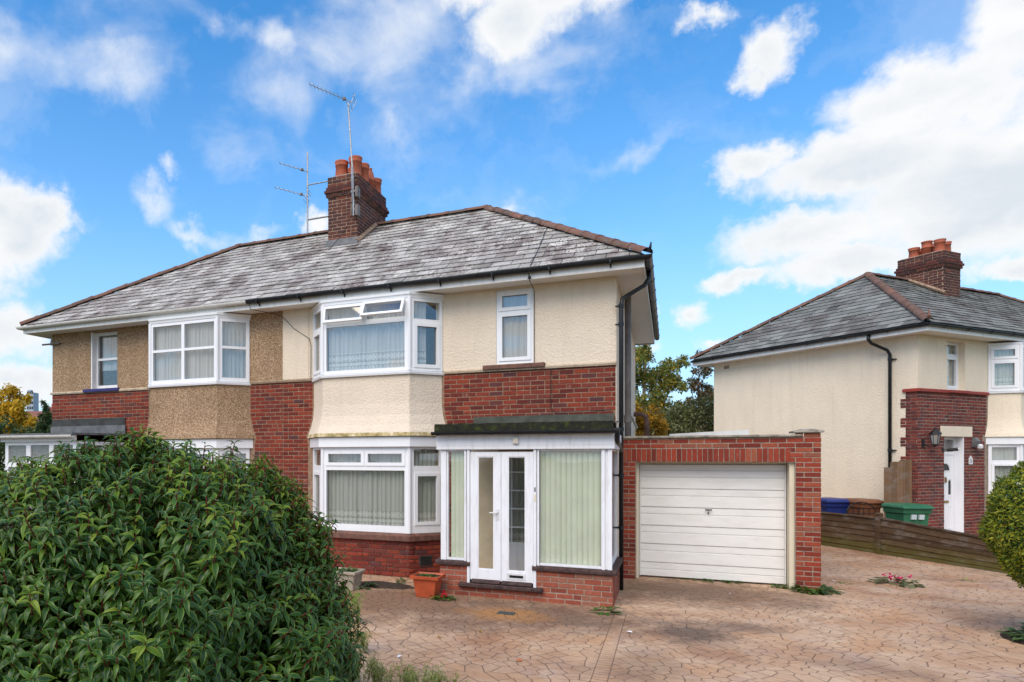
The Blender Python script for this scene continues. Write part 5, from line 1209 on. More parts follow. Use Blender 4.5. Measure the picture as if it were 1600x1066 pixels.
for z in (7.72, 8.55): mb = MB(); mb.tube([(BX, B_Y, z), (CX0-.03, B_Y+.05, z+.02)], .014 if z > 8 else .022, 6); mb.build('bracket_arm', 'steel', a2)
yagi(a2, (BX+.02, B_Y-.02, 8.86), (BX-.66, B_Y-.2, 9.12), 6, .25, False); yagi(a2, (BX+.03, B_Y-.02, 8.27), (BX-.80, B_Y-.2, 8.56), 7, .25, True)

# ------------------------------------------------------------------ fence, gate, bins
fe = thing('boundary_fence', 'low weathered timber fence with overlapping boards and green moss at its foot', 'fence', (4.8, 6.36, 0))
FA, FB = V(3.40, 8.35, 0), V(6.35, 3.88, 0); fd = (FB-FA)/np.linalg.norm(FB-FA); fL_ = np.linalg.norm(FB-FA); ff = Fr(FA, fd)
def fence_panel(a0, a1, h0, h1, rows=6):
    for j in range(rows):
        t0a, t1a = h0*j/rows, h0*(j+1)/rows; t0b, t1b = h1*j/rows, h1*(j+1)/rows; mb = MB(); n = 7; ringb = []
        for k in range(n+1):
            q = k/n; a = a0+(a1-a0)*q; lo = t0a+(t0b-t0a)*q-.02+random.uniform(-.008, .008); hi = t1a+(t1b-t1a)*q+.012
            ringb.append([ff.P(a, max(.01, lo), .030), ff.P(a, max(.012, lo), .012), ff.P(a, hi, -.002), ff.P(a, hi, .010)])
        mb.loft(ringb); mb.build('board', 'fence_timber', fe)
    mb = MB(); mb.box8([ff.P(a0, h0, .045), ff.P(a1, h1, .045), ff.P(a1, h1, -.03), ff.P(a0, h0, -.03), ff.P(a0, h0+.03, .045), ff.P(a1, h1+.03, .045), ff.P(a1, h1+.03, -.03), ff.P(a0, h0+.03, -.03)]); mb.build('capping_rail', 'fence_timber', fe)
s0 = float((V(4.80, 6.30, 0)-FA)@fd)
fence_panel(.06, s0-.06, .74, .74); fence_panel(s0+.06, fL_, .74, .50)
for a, h in ((0, .82), (s0, .84), (fL_+.06, .6)): mb = MB(); mb.fbox(ff, a-.05, a+.05, -.05, h, -.045, .055); mb.loft([[ff.P(a-.06, h, .065), ff.P(a+.06, h, .065), ff.P(a+.06, h, -.055), ff.P(a-.06, h, -.055)], [ff.P(a-.03, h+.025, .03), ff.P(a+.03, h+.025, .03), ff.P(a+.03, h+.025, -.03), ff.P(a-.03, h+.025, -.03)]]); mb.build('post', 'fence_timber', fe)
mb = MB(); mb.box8([ff.P(s0+.03, 0, .075), ff.P(s0+.09, 0, .075), ff.P(s0+.09, 0, .056), ff.P(s0+.03, 0, .056), ff.P(s0-.04, .6, .075), ff.P(s0+.02, .6, .075), ff.P(s0+.02, .6, .056), ff.P(s0-.04, .6, .056)]); mb.build('brace', 'fence_timber', fe)
gt = thing('side_gate', 'tall brown close-boarded timber gate beside the neighbour\'s brick corner', 'gate', tuple(L(-.5, .13, 0)))
gfr = Fr(L(-.93, .13, 0), NX)
for i in range(7): mb = MB(); x = .13+i*.112; h = 1.92+.010*i+random.uniform(-.015, .015); d_ = random.uniform(-.006, .006); mb.fbox(gfr, x, x+.101, .06, h, d_, .022+d_); mb.build('board', 'gate_timber', gt)
for z in (.4, 1.6): mb = MB(); mb.fbox(gfr, .14, .9, z, z+.09, -.04, -.001); mb.build('rail', 'gate_timber', gt)
mb = MB(); mb.fbox(gfr, .0, .10, -.05, 1.80, -.05, .05); mb.build('post', 'gate_timber', gt)
def wheelie(label, c, yaw, m, extra=False):
    b = thing('wheelie_bin', label, 'bin', (c[0], c[1], 0), yaw, group='wheelie bins')
    ux = V(math.cos(yaw), math.sin(yaw), 0); uy = V(-math.sin(yaw), math.cos(yaw), 0); o = V(c[0], c[1], 0); Q = lambda x, y, z: o+ux*x+uy*y+UP*z
    def ring(w_, y0, y1, z): return [Q(-w_, y0, z), Q(w_, y0, z), Q(w_, y1, z), Q(-w_, y1, z)]
    mb = MB(); mb.loft([ring(.21, -.20, .24, .06), ring(.25, -.28, .29, .85), ring(.275, -.31, .31, .86), ring(.28, -.32, .32, .96), ring(.285, -.325, .325, .965)]); mb.build('body', m, b, bevel=.012)
    mb = MB(); mb.loft([ring(.30, -.36, .33, .955), ring(.305, -.365, .34, .985), ring(.285, -.32, .34, 1.02), ring(.24, -.22, .30, 1.05), ring(.2, -.1, .26, 1.055)]); mb.build('lid', m, b, bevel=.012)
    mb = MB(); mb.tube([Q(-.22, .33, .98), Q(-.22, .40, 1.0), Q(.22, .40, 1.0), Q(.22, .33, .98)], .016, 6); mb.build('handle', m, b)
    for s_ in (-1, 1): mb = MB(); mb.tube([Q(s_*.22, .25, .1), Q(s_*.28, .25, .1)], .10, 14); mb.build('wheel', 'iron_black', b)
    if extra:
        for x in (-.12, .03): mb = MB(); mb.box8([Q(x, -.279-.03, .74), Q(x+.10, -.279-.03, .74), Q(x+.10, -.27, .74), Q(x, -.27, .74), Q(x, -.292-.03, .84), Q(x+.10, -.292-.03, .84), Q(x+.10, -.28, .84), Q(x, -.28, .84)]); mb.build('sticker', 'sticker', b)
wheelie('dark blue wheelie bin behind the low timber fence', (4.26, 8.30), R(24), 'bin_blue')
wheelie('brown wheelie bin between the blue bin and the tall gate', (4.86, 8.22), R(30), 'bin_brown')
wheelie('green wheelie bin in front of the neighbour\'s brick corner', (5.32, 6.62), R(20), 'bin_green', True)
mg = thing('metal_arch_panel', 'small black arched metal railing leaning by the brown bin', 'railing', (4.75, 7.35, 0))
mf = Fr((4.42, 7.42, 0), (.86, .38))
mb = MB(); mb.tube([mf.P(0, .02), mf.P(0, .75)]+[mf.P(.33-.33*math.cos(a), .75+.26*math.sin(a)) for a in np.linspace(0, math.pi, 11)]+[mf.P(.66, .02)], .012, 6); mb.build('arch_frame', 'iron_black', mg)
mb = MB(); mb.tube([mf.P(.15, .75)]+[mf.P(.33-.18*math.cos(a), .75+.17*math.sin(a)) for a in np.linspace(0, math.pi, 9)], .009, 6); mb.build('inner_arch', 'iron_black', mg)
for x in (.15, .27, .39, .51): mb = MB(); mb.tube([mf.P(x, .05), mf.P(x, .75+.12)], .008, 6); mb.build('bar', 'iron_black', mg)
for z in (.12, .75): mb = MB(); mb.tube([mf.P(0, z), mf.P(.66, z)], .009, 6); mb.build('cross_rail', 'iron_black', mg)
# outbuilding with a white flat roof behind the garage
sh = thing('outbuilding', 'flat white-edged outbuilding roof seen behind the brick garage', 'shed', (1.9, 8.2, 0))
mb = MB(); mb.box((.85, 7.2, 0), (2.35, 10.0, 2.5)); mb.build('wall', 'far_wall', sh)
mb = MB(); mb.loft([[(.75, 7.05, 2.50), (2.45, 7.05, 2.56), (2.45, 10.1, 2.56), (.75, 10.1, 2.50)], [(.75, 7.05, 2.60), (2.45, 7.05, 2.68), (2.45, 10.1, 2.68), (.75, 10.1, 2.60)]]); mb.build('roof', 'white_felt', sh)
# drain cover, leaf and litter on the drive
dc = thing('drain_cover', 'small dark square drain cover set in the orange patch of the drive', 'drain cover', (-1.17, -2.36, 0))
mb = MB(); mb.box((-1.28, -2.44, -.005), (-1.06, -2.28, .006)); mb.build('frame', 'plate_iron', dc)
for i in range(5): mb = MB(); mb.box((-1.265+i*.042, -2.43, .0062), (-1.24+i*.042, -2.29, .0105)); mb.build('rib', 'plate_iron', dc)
# ------------------------------------------------------------------ planting
def at(px, py_, depth): return CAM+CF*depth+CR*(px-570)/1056*depth+UP*(716-py_)/1056*depth
def unit_leaf(droop=.35, w=.30, fold=.10, seg=5, rise=0):
    ws = np.interp(np.linspace(0, 1, seg+1), [0, .2, .45, .75, 1], [.06, .75, 1, .62, 0])*w/2
    v = []; f = []
    for i in range(seg+1):
        t = i/seg; x = t*(1-.18*droop*t); z = rise*t-(droop+rise)*t*t
        if i < seg: v += [(x, -ws[i], z+fold*ws[i]*2), (x, 0, z), (x, ws[i], z+fold*ws[i]*2)]
        else: v.append((x, 0, z))
    for i in range(seg-1): b = i*3; f += [(b, b+3, b+4, b+1), (b+1, b+4, b+5, b+2)]
    b = (seg-1)*3; f += [(b, b+3, b+1), (b+1, b+3, b+2)]
    return np.array(v), f
def unit_small_leaf():
    return np.array([(0, 0, 0), (.45, -.24, .03), (1, 0, -.12), (.45, .24, .03)], float), [(0, 1, 2, 3)]
def frame_from(d, upish):
    d = d/np.linalg.norm(d); s_ = np.cross(upish, d); n = np.linalg.norm(s_)
    if n < 1e-4: s_ = np.cross(V(1, 0, 0), d); n = np.linalg.norm(s_)
    s_ /= n; return d, s_, np.cross(d, s_)
def rand_dirs(n):
    v = rng.normal(size=(n, 3)); return v/np.linalg.norm(v, axis=1, keepdims=True)
def leaf_frames(p, d, upish, l):
    """many leaf matrices at once"""
    d = d/np.linalg.norm(d, axis=1, keepdims=True); s_ = np.cross(upish, d); s_ /= (np.linalg.norm(s_, axis=1, keepdims=True)+1e-9); n = np.cross(d, s_)
    A = np.zeros((len(p), 4, 4)); A[:, 3, 3] = 1; l = l[:, None]; A[:, :3, 0] = d*l; A[:, :3, 1] = s_*l; A[:, :3, 2] = n*l; A[:, :3, 3] = p; return A
def rand_dir():
    v = rng.normal(size=3); return v/np.linalg.norm(v)
# the big laurel
SC = V(-2.52, -7.74, 0)
pz = [0, .2, .74, 1.12, 1.41, 1.71, 1.91, 2.06, 2.15]; pr = [1.30, 1.5, 1.60, 1.50, 1.36, 1.15, .84, .50, .0]
shr = thing('laurel_shrub', 'huge dark green rounded shrub with red stems in front of the house', 'shrub', tuple(SC))
outer, inner_, young, stems = [], [], [], MB()
def shrub_point(k=1.0):
    """a point on the domed outline with its outward normal"""
    while True:
        s_ = rng.uniform(0, 1); z = float(np.interp(s_, [0, .74, 1], [.25, 1.72, 2.15])); r = float(np.interp(z, pz, pr)); a = rng.uniform(-math.pi, math.pi)
        if rng.uniform() < max(.24, r/1.6): break
    lump = 1+.05*math.sin(3*a+2.1*z+1)+.055*math.sin(7*a-5*z)+.06*math.sin(13*a+9*z)*math.sin(11*z+2)
    r *= lump*k; dr = (np.interp(z+.05, pz, pr)-np.interp(z-.05, pz, pr))/.1
    p = SC+CR*.26*max(0, z-1.35)+V(r*math.cos(a), r*math.sin(a), z*(.55+.45*k)+.05*math.sin(5*a+3)*(z > 1.5)); n = V(math.cos(a), math.sin(a), max(0, -dr)*1.0+.1); return p, n/np.linalg.norm(n)
def shoot(p, n, k, nl, ln, lst, stem=True):
    ax = n*.85+UP*.55+rand_dir()*.30; ax /= np.linalg.norm(ax); L0 = rng.uniform(.09, .17)
    base = p-ax*L0
    if stem: stems.tube([base, base+ax*L0*.5, p], [.0040, .0038, .0030], 5)
    a0 = rng.uniform(0, 6.28)
    t = np.arange(nl)/(nl-1); a = a0+np.arange(nl)*2.399; _, s_, q = frame_from(ax, UP+V(.003, .002, 0))
    d = np.cos(a)[:, None]*s_+np.sin(a)[:, None]*q+ax*(np.interp(t, [0, .75, 1], [-.2, .15, .75])+rng.normal(size=nl)*.16)[:, None]
    l = ln*rng.uniform(.75, 1.15, nl)*np.interp(t, [0, .6, 1], [1, 1.0, .72])
    fr_ = leaf_frames(base+ax*(L0*(.10+.92*t))[:, None], d, np.broadcast_to(ax, d.shape), l)
    if lst is outer and rng.uniform() < .08+.30*(p[2] > 1.6): young.extend(fr_[nl//2:]); fr_ = fr_[:nl//2]
    lst.extend(fr_)
to_cam = CAM-SC; to_cam[2] = 0; to_cam /= np.linalg.norm(to_cam)
for i in range(4700):
    p, n = shrub_point(rng.uniform(.93, 1.03))
    if n@to_cam < -.35 and p[2] < 1.8 and rng.uniform() < .6: continue
    shoot(p, n, 1, int(rng.integers(9, 13)), .092, outer)
for i in range(2600):
    p, n = shrub_point(rng.uniform(.62, .92)); shoot(p, n, 1, 7, .125, inner_, i % 3 == 0)
for i in range(2200):
    p, n = shrub_point(rng.uniform(.40, .66)); shoot(p, n, 1, 6, .16, inner_, False)
fkey = lambda: unit_leaf(.45, .32, .25, 6, .35)
emit('leaf', 'foliage', outer, 'laurel_leaf', fkey, 'laurel_leaf', shr, 200, smooth=True, shrub=False)
emit('young_leaf', 'young_foliage', young, 'laurel_young', fkey, 'laurel_young', shr, 100, smooth=True, shrub=False)
joined('inner_foliage', *fkey(), inner_, 'laurel_leaf', shr, 'stuff', True)
tag(stems.build('stems', 'red_stem', shr), kind='stuff')
br = MB()
for i in range(26):
    a = i*2.4; p, n = shrub_point(.8); br.tube([SC+V(.12*math.cos(a), .12*math.sin(a), -.05), SC+(p-SC)*V(.4, .4, .55), p], [.04, .025, .008], 6)
br.build('trunk', 'bark', shr)
# clipped golden bush on the right
def ball_bush(name, label, c, rx, rz, n_out, n_in, ls, mo, mi, trunk_r=.05):
    t = thing(name, label, 'bush', (c[0], c[1], 0)); o_, i_ = [], []
    for cnt, lo, hi in ((n_out, .93, 1.01), (n_in, .62, .93)):
        d = rand_dirs(cnt); q = rng.uniform(lo, hi, cnt)*(1+.02*np.sin(4*d[:, 0]+10*d[:, 2])+.02*np.sin(9*d[:, 1]+7*d[:, 2])+.025*np.sin(17*d[:, 0]+13*d[:, 2]))
        p = V(*c)+d*V(rx, rx, rz)*q[:, None]; A = leaf_frames(p, d*.35+UP*.35+rand_dirs(cnt)*.8, d, ls*rng.uniform(.7, 1.3, cnt))
        if lo > .8: o_ = list(A)
        else: i_ = list(A)
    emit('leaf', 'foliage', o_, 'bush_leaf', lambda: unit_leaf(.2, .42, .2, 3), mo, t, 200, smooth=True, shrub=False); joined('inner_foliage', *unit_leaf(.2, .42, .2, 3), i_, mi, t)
    mb = MB()
    for a in np.linspace(0, 6.28, 7)[:-1]: mb.tube([(c[0]+.07*math.cos(a), c[1]+.07*math.sin(a), -.05), (c[0]+.13*math.cos(a), c[1]+.13*math.sin(a), c[2]-rz*.7), (c[0]+rx*.5*math.cos(a), c[1]+rx*.5*math.sin(a), c[2])], [trunk_r, trunk_r*.7, .012], 6)
    mb.build('trunk', 'bark', t); return t
ball_bush('clipped_bush', 'rounded clipped bush with yellow-green tips at the edge of the drive', (4.72, -1.27, 1.26), .69, .79, 24000, 10000, .046, 'bush_leaf', 'bush_inner', .026)
# trees and shrubs beyond
def tree(name, label, cat, base, clumps, nleaf, ls, m, bark='bark', trunk=.12, group=None, lean=(0, 0)):
    t = thing(name, label, cat, (base[0], base[1], 0), group=group); ms = []; w_ = np.array([c[3]**2 for c in clumps]); w_ = w_/w_.sum(); B = V(base[0], base[1], 0)
    sub = []
    for c in clumps:    # each clump is itself a handful of sprays
        for k in range(7): sub.append((B+V(*c[:3])+rand_dir()*c[3]*rng.uniform(.3, .95)*V(1, 1, .9), c[3]*rng.uniform(.28, .5), c[3]**2))
    ww = np.array([s_[2] for s_ in sub]); ww /= ww.sum()
    ii = rng.choice(len(sub), nleaf, p=ww); cs = np.array([s_[0] for s_ in sub])[ii]; rs = np.array([s_[1] for s_ in sub])[ii]
    ms = leaf_frames(cs+rand_dirs(nleaf)*(rs*rng.uniform(.1, 1, nleaf)**.5)[:, None], rand_dirs(nleaf)+V(0, 0, -.3), UP+rand_dirs(nleaf)*.7, ls*rng.uniform(.6, 1.4, nleaf))
    joined('crown', *unit_small_leaf(), ms, m, t, None)
    top = max(c[2] for c in clumps); mb = MB(); mb.tube([B+V(0, 0, -.1), B+V(lean[0]*.5, lean[1]*.5, top*.5), B+V(*lean, top*.95)], [trunk, trunk*.7, trunk*.2], 8)
    for c in clumps: z0 = max(.2, c[2]*.55); mb.tube([B+V(lean[0]*z0/top, lean[1]*z0/top, z0), B+V(c[0]*.5, c[1]*.5, (z0+c[2])/2+.05), B+V(*c[:3])], [trunk*.35, trunk*.22, .015], 5)
    mb.build('trunk', bark, t); return t
bb = at(1006, 716, 25)
tree('birch_tree', 'tall loose birch turning yellow between the two houses', 'tree', bb, [(-.9, 0, 5.3, .9), (.1, 0, 6.1, .6), (.5, .3, 5.2, .8), (1.0, 0, 4.7, .7), (-.3, .2, 4.4, .9), (.5, -.2, 3.9, .9), (-1.6, .3, 4.6, 1.2), (1.1, .1, 5.4, .4), (-.1, 0, 3.3, .9), (-1.8, 0, 6.2, .9), (-.3, 0, 5.3, .8), (1.0, 0, 3.6, .7)], 24000, .12, 'birch_leaf', 'bark_pale', .11)
ob = at(1010, 716, 19); tree('amber_shrub', 'amber and orange leaved shrub just behind the brick garage', 'shrub', ob, [(-.3, 0, 3.2, .5), (.15, 0, 2.95, .5), (.4, 0, 2.6, .4), (-.5, .2, 2.6, .6), (0, 0, 2.2, .7)], 6000, .095, 'amber_leaf', trunk=.05)
gb = at(1082, 716, 22); tree('grey_green_shrub', 'bushy grey-green shrub behind the white outbuilding roof', 'shrub', gb, [(-.6, 0, 3.1, .65), (0, 0, 3.5, .65), (.6, 0, 3.5, .8), (-.3, 0, 2.6, .8), (.5, 0, 2.6, .8), (-1.0, .2, 2.6, .5)], 11000, .10, 'olive_leaf', trunk=.06)
rb = at(1092, 716, 30); tree('russet_tree', 'thin russet and dark green tree beside the neighbour\'s eaves', 'tree', rb, [(-.3, 0, 5.2, .5), (.2, 0, 5.9, .5), (.35, 0, 4.9, .65), (-.5, 0, 4.4, .5), (.3, .2, 4.0, .8), (0, 0, 6.5, .35)], 5200, .13, 'rust_leaf', trunk=.09)
db = at(1045, 716, 34); tree('distant_tree', 'dull green trees low behind the birch', 'tree', db, [(-1.5, 0, 3.3, 1.0), (0, 0, 3.2, 1.1), (1.5, 0, 3.4, 1.1), (-2.6, .3, 3.5, 1.2)], 8000, .16, 'olive_leaf', trunk=.1)
yb = at(26, 716, 27); tree('yellow_tree', 'bright yellow autumn tree at the left edge', 'tree', yb, [(-1.4, 0, 4.3, .9), (-.5, 0, 4.5, .65), (.2, 0, 4.1, .55), (-.6, 0, 3.6, .8), (.5, 0, 3.4, .5), (-2.2, 0, 3.6, 1.0), (.1, -.2, 3.0, .6)], 15000, .15, 'yellow_leaf', trunk=.1)
cb_ = at(72, 716, 24); tree('conifer', 'dark green conifer against the pebbledash corner', 'tree', cb_, [(0, 0, 3.9, .22), (.05, 0, 3.4, .42), (-.25, 0, 2.9, .5), (.35, 0, 2.9, .5), (0, 0, 2.3, .8), (-.9, 0, 2.5, .5)], 9000, .10, 'dark_leaf', trunk=.08)
hb = at(0, 716, 21); tree('hedge_tree', 'dark green hedge below the yellow tree', 'hedge', hb, [(-1.0, 0, 2.6, .8), (0, 0, 2.75, .7), (.8, 0, 2.6, .6), (.3, 0, 1.8, .9), (-.8, 0, 1.6, .9), (1.2, .2, 1.9, .7), (.9, -.3, 1.2, .7), (0, -.3, .9, .9)], 12000, .11, 'dark_leaf', trunk=.06)
fh = at(42, 716, 55); fht = thing('far_house', 'far red-roofed house with a chimney beyond the left trees', 'house', (fh[0], fh[1], 0))
ffr = Fr((fh[0]-3.2, fh[1]-.6, 0), (.9, .3)); mb = MB(); mb.fbox(ffr, 0, 6, 0, 4.9, -4, 0); mb.build('wall', 'far_wall', fht)
mb = MB(); mb.loft([[ffr.P(-.3, 4.9, .3), ffr.P(6.3, 4.9, .3), ffr.P(6.3, 4.9, -4.3), ffr.P(-.3, 4.9, -4.3)], [ffr.P(1.5, 6.0, -1.9), ffr.P(4.5, 6.0, -1.9), ffr.P(4.5, 6.0, -2.1), ffr.P(1.5, 6.0, -2.1)]]); mb.build('roof', 'far_roof', fht)
mb = MB(); mb.fbox(ffr, 3.9, 5.0, 5.0, 6.3, -2.3, -1.5); mb.build('chimney', 'far_roof', fht)
for i, (x, h) in enumerate(((4.05, .3), (4.3, .3), (4.55, .3), (4.8, .3))): mb = MB(); mb.lathe(ffr.P(x, 6.3, -1.9), [(.1, 0), (.08, h)], 8); mb.build('chimney_pot', 'clay_pot', fht)
for x in (1.0, 3.6): 
    for z in (1.0, 3.2): mb = MB(); mb.fbox(ffr, x, x+1.2, z, z+1.2, .002, .04); w1 = mb.build('window', 'upvc', fht); part_inv(w1, fht); mb = MB(); mb.fbox(ffr, x+.1, x+1.1, z+.1, z+1.1, .041, .05); mb.build('pane', 'glass', w1)
tw = at(45, 716, 400); twt = thing('tower_block', 'pale grey tower block far away behind the yellow tree', 'building', (tw[0], tw[1], 0))
tfr = Fr((tw[0]-2.0, tw[1], 0), (.9, .35)); mb = MB(); mb.fbox(tfr, 0, 4.2, 0, 41, -6, 0); mb.build('wall', 'tower_grey', twt)
mb = MB(); mb.fbox(tfr, .4, 2.4, 41, 42.5, -3, -.5); mb.build('plant_room', 'tower_grey', twt)
for i in range(6):
    for j in range(3): mb = MB(); mb.fbox(tfr, .4+j*1.35, 1.4+j*1.35, 25+i*3, 26.6+i*3, .01, .06); mb.build('window', 'felt_dark', twt)
rf = at(1045, 650, 45); frh = thing('far_house', 'pale far roofs glimpsed through the birch', 'house', (rf[0], rf[1], 0)); rfr = Fr((rf[0]-4, rf[1]-1.5, 0), (.92, .38))
mb = MB(); mb.fbox(rfr, 0, 7, 0, 3.6, -5, 0); mb.build('wall', 'far_wall', frh); mb = MB(); mb.loft([[rfr.P(-.3, 3.6, .3), rfr.P(7.3, 3.6, .3), rfr.P(7.3, 3.6, -5.3), rfr.P(-.3, 3.6, -5.3)], [rfr.P(-.3, 5.2, -2.4), rfr.P(7.3, 5.2, -2.4), rfr.P(7.3, 5.2, -2.6), rfr.P(-.3, 5.2, -2.6)]]); mb.build('roof', 'slate_neighbour', frh)

# small plants
def tuft(name, label, loc, n, ls, spread, m, cat='weed', flower=None, nfl=0, group=None, up=.7):
    t = thing(name, label, cat, tuple(loc), group=group); ms = []; o = V(*loc)
    for i in range(n):
        a = rng.uniform(0, 6.28); r = spread*rng.uniform(0, 1)**.7; p = o+V(r*math.cos(a), r*math.sin(a), rng.uniform(0, .5)*ls*up); d = V(math.cos(a), math.sin(a), rng.uniform(.1, 1.3)*up)+rand_dir()*.3
        d, s_, nn = frame_from(d, UP); l = ls*rng.uniform(.6, 1.2); ms.append(mtx(p, d*l, s_*l, nn*l))
    joined('leaves', *unit_leaf(.45, .5, .15, 3), ms, m, t)
    for i in range(nfl):
        a = rng.uniform(0, 6.28); r = spread*rng.uniform(.1, .8); p = o+V(r*math.cos(a), r*math.sin(a), ls*rng.uniform(.6, 1.2)*up); fm = []
        for k in range(9): d, s_, nn = frame_from(rand_dir()+UP*.4, rand_dir()); fm.append(mtx(p+rand_dir()*.014, d*.038, s_*.045, nn*.03))
        joined('flower', *unit_small_leaf(), fm, flower, t, None)
    return t
G0 = lambda px, py_: CAM+(CF+CR*(px-570)/1056+UP*(716-py_)/1056)*(2.01*1056/(py_-716))
wd = 'weeds along the garage'
for k, (px, py_, n, ls, sp_, lab) in enumerate(((1078, 906, 14, .05, .05, 'tiny weed under the middle of the garage door'), (1106, 909, 16, .055, .07, 'low weed right of centre at the garage threshold'), (1122, 908, 8, .05, .03, 'upright weed sprig at the garage threshold'), (1141, 911, 16, .06, .06, 'leafy weed nearing the right end of the garage door'), (1155, 912, 6, .035, .03, 'smallest weed at the garage threshold'), (1217, 918, 18, .06, .07, 'round-leaved weed at the right garage jamb'), (1230, 914, 18, .10, .06, 'tall weed against the right garage jamb'))):
    tuft('weed', lab, G0(px, py_), int(n*1.6), ls*1.5, sp_*1.25, 'weed_leaf', group=wd)
tuft('weed', 'dense green weed clump at the foot of the garage pier', G0(1266, 925), 110, .14, .20, 'weed_leaf'); tuft('weed', 'loose weed just right of the garage pier foot', G0(1295, 926), 34, .12, .11, 'weed_leaf')
tuft('weed', 'broad-leaved weed at the porch brick corner', G0(947, 957), 26, .13, .12, 'weed_leaf'); tuft('weed', 'small weed behind the drainpipe foot', G0(964, 926), 10, .08, .06, 'weed_leaf')
tuft('weed', 'single pale weed on the drive right of the pier', G0(1320, 912), 10, .08, .05, 'feather_leaf'); tuft('flowering_weed', 'weed with pink flowers growing through the drive', G0(1402, 913), 60, .16, .26, 'olive_leaf', 'plant', 'petal_pink', 11)
tuft('weed', 'moss tuft under the low fence', G0(1404, 869), 26, .06, .14, 'weed_leaf'); tuft('weed', 'thin grass tuft by the clipped bush', G0(1512, 908), 10, .08, .12, 'feather_leaf')
tuft('flowering_plant', 'small red-flowered plant beside the terracotta planter', G0(693, 936), 60, .09, .14, 'weed_leaf', 'plant', 'petal_red', 5)
tuft('weed', 'dark straggly weed at the foot of the bay wall', G0(572, 918), 26, .14, .12, 'dark_leaf'); tuft('weed', 'thin weed between bay wall and terracotta planter', G0(628, 910), 16, .12, .10, 'olive_leaf')
bed = MB(); cbed = V(4.70, -1.27, 0); bed.lathe((cbed[0], cbed[1], -.02), [(.56, 0), (.53, .035), (.1, .07)], 28); tag(bed.build('planting_bed', 'soil'), kind='structure')
tuft('bedding_plant', 'low green plants in the round bed at the right edge', cbed+V(-.1, -.02, .03), 260, .11, .42, 'weed_leaf', 'plant')
sb = MB(); c = G0(598, 915); n = 16; ring = [(c[0]+.62*math.cos(a)*rng.uniform(.7, 1.1), c[1]+.28*math.sin(a)*rng.uniform(.7, 1.1)) for a in np.linspace(0, 6.28, n+1)[:-1]]
sb.loft([[(x, y, -.004) for x, y in ring], [(c[0]+(x-c[0])*.6, c[1]+(y-c[1])*.6, .035) for x, y in ring]]); tag(sb.build('soil_heap', 'soil'), 'dark patch of soil and litter under the bay', 'soil')
# planters
pc = G0(664, 934); pl2 = thing('planter', 'square terracotta plastic planter at the left of the porch', 'planter', (pc[0], pc[1]+.1, 0)); o = V(pc[0], pc[1]+.12, 0)
def sq(w_, z): return [o+V(-w_, -w_*.9, z), o+V(w_, -w_*.9, z), o+V(w_, w_*.9, z), o+V(-w_, w_*.9, z)]
mb = MB(); mb.loft([sq(.135, .0), sq(.175, .27), sq(.178, .275)]); mb.build('pot', 'terracotta_plastic', pl2, bevel=.01); mb = MB(); mb.loft([sq(.21, .268), sq(.215, .31), sq(.20, .315), sq(.185, .29)], False); mb.f.append((3, 2, 1, 0)); mb.build('rim', 'terracotta_plastic', pl2); mb = MB(); mb.loft([sq(.184, .27), sq(.184, .285)]); mb.build('soil', 'soil', pl2)
tuft('potted_plant', 'sparse seedlings in the terracotta planter', o+V(0, 0, .28), 46, .07, .13, 'weed_leaf', 'plant'); 
pc = G0(540, 922); tr_ = thing('trough_planter', 'pale stone-coloured trough half behind the big shrub', 'planter', (pc[0], pc[1], 0)); o = V(pc[0]-.05, pc[1]+.1, 0)
def sq2(w_, d_, z): return [o+V(-w_, -d_, z), o+V(w_, -d_, z), o+V(w_, d_, z), o+V(-w_, d_, z)]
mb = MB(); mb.loft([sq2(.19, .14, 0), sq2(.22, .17, .24), sq2(.25, .20, .245), sq2(.25, .20, .29), sq2(.21, .16, .292), sq2(.21, .16, .25)]); mb.build('trough', 'trough_stone', tr_, bevel=.008)
mb = MB(); mb.loft([sq2(.208, .158, .25), sq2(.208, .158, .27)]); mb.build('soil', 'soil', tr_)
tuft('potted_plant', 'short green plants in the pale trough', o+V(0, 0, .26), 80, .09, .17, 'weed_leaf', 'plant')
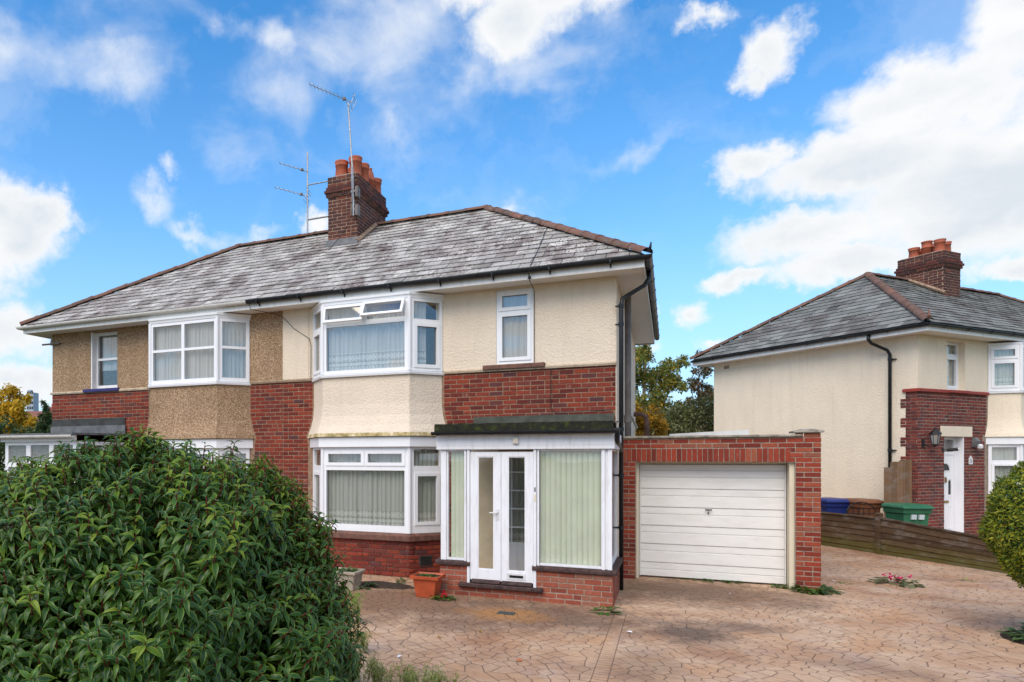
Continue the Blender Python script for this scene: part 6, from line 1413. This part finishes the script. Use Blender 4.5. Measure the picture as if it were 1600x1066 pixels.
def feather(label, loc, n, h, spread):
    t = thing('feathery_weed', label, 'weed', tuple(loc), group='feathery weeds by the shrub'); st = MB(); ms = []; o = V(*loc)
    for i in range(n):
        a = rng.uniform(0, 6.28); b = o+V(rng.normal()*spread*.5, rng.normal()*spread*.5, 0); tip = b+V(math.cos(a)*h*.3, math.sin(a)*h*.3, h*rng.uniform(.6, 1)); mid = (b+tip)/2+UP*h*.1; st.tube([b, mid, tip], [.004, .003, .0015], 4, caps=False)
        for k in range(90):
            q = rng.uniform(.2, 1); p = b*(1-q)**2+2*mid*q*(1-q)+tip*q*q; d, s_, nn = frame_from(rand_dir()+UP*.6, UP); p = p+rand_dir()*.035*q; l = rng.uniform(.015, .04); ms.append(mtx(p, d*l, s_*l*.6, nn*l))
    joined('leaves', *unit_small_leaf(), ms, 'feather_leaf', t); tag(st.build('stems', 'feather_leaf', t), kind='stuff')
feather('pale feathery weed in front of the stone trough', G0(548, 975), 14, .42, .12)
feather('pale feathery weed at the right foot of the shrub', G0(580, 1075), 16, .26, .16); feather('wide spray of feathery weed at the bottom of the drive', G0(655, 1090), 40, .24, .30)
feather('thin feathery weed under the shrub edge', G0(566, 1020), 8, .26, .10)
# loose leaves and scraps on the drive
for k, (px, py_, m, lab) in enumerate(((806, 1033, 'orange_leaf', 'single orange fallen leaf on the drive before the porch'), (988, 990, 'paper_white', 'scrap of white paper beside the edging strip'), (748, 987, 'amber_leaf', 'yellow fallen leaf near the drain cover'), (683, 998, 'amber_leaf', 'small tan leaf on the drive below the planter'), (1298, 908, 'paper_white', 'white scrap lying beyond the garage pier'), (1140, 929, 'paper_white', 'small white pebble before the garage door'), (627, 1026, 'paper_white', 'tiny white scrap near the feathery weeds'))):
    p = G0(px, py_); d, s_, nn = frame_from(V(rng.normal(), rng.normal(), .05), UP+rand_dir()*.2); l = .055 if 'scrap' in lab or 'leaf' in lab else .03
    joined('fallen_leaf' if 'leaf' in lab else 'litter_scrap', *unit_leaf(.15, .5, .3, 4), [mtx(p+UP*.012, d*l*1.4, s_*l*1.4, nn*l)], m, None, None)
    tag(bpy.context.scene.objects[-1] if False else COL.objects[-1], lab, 'leaf' if 'leaf' in lab else 'litter')
p = at(649, 835, 11.3); o = joined('fallen_leaf', *unit_leaf(.15, .5, .3, 4), [mtx(V(-3.14, -.50, .742), V(.08, .02, 0), V(-.02, .08, 0), V(0, 0, .06))], 'orange_leaf', None, None); tag(o, 'orange leaf lying on the brown bay sill', 'leaf')
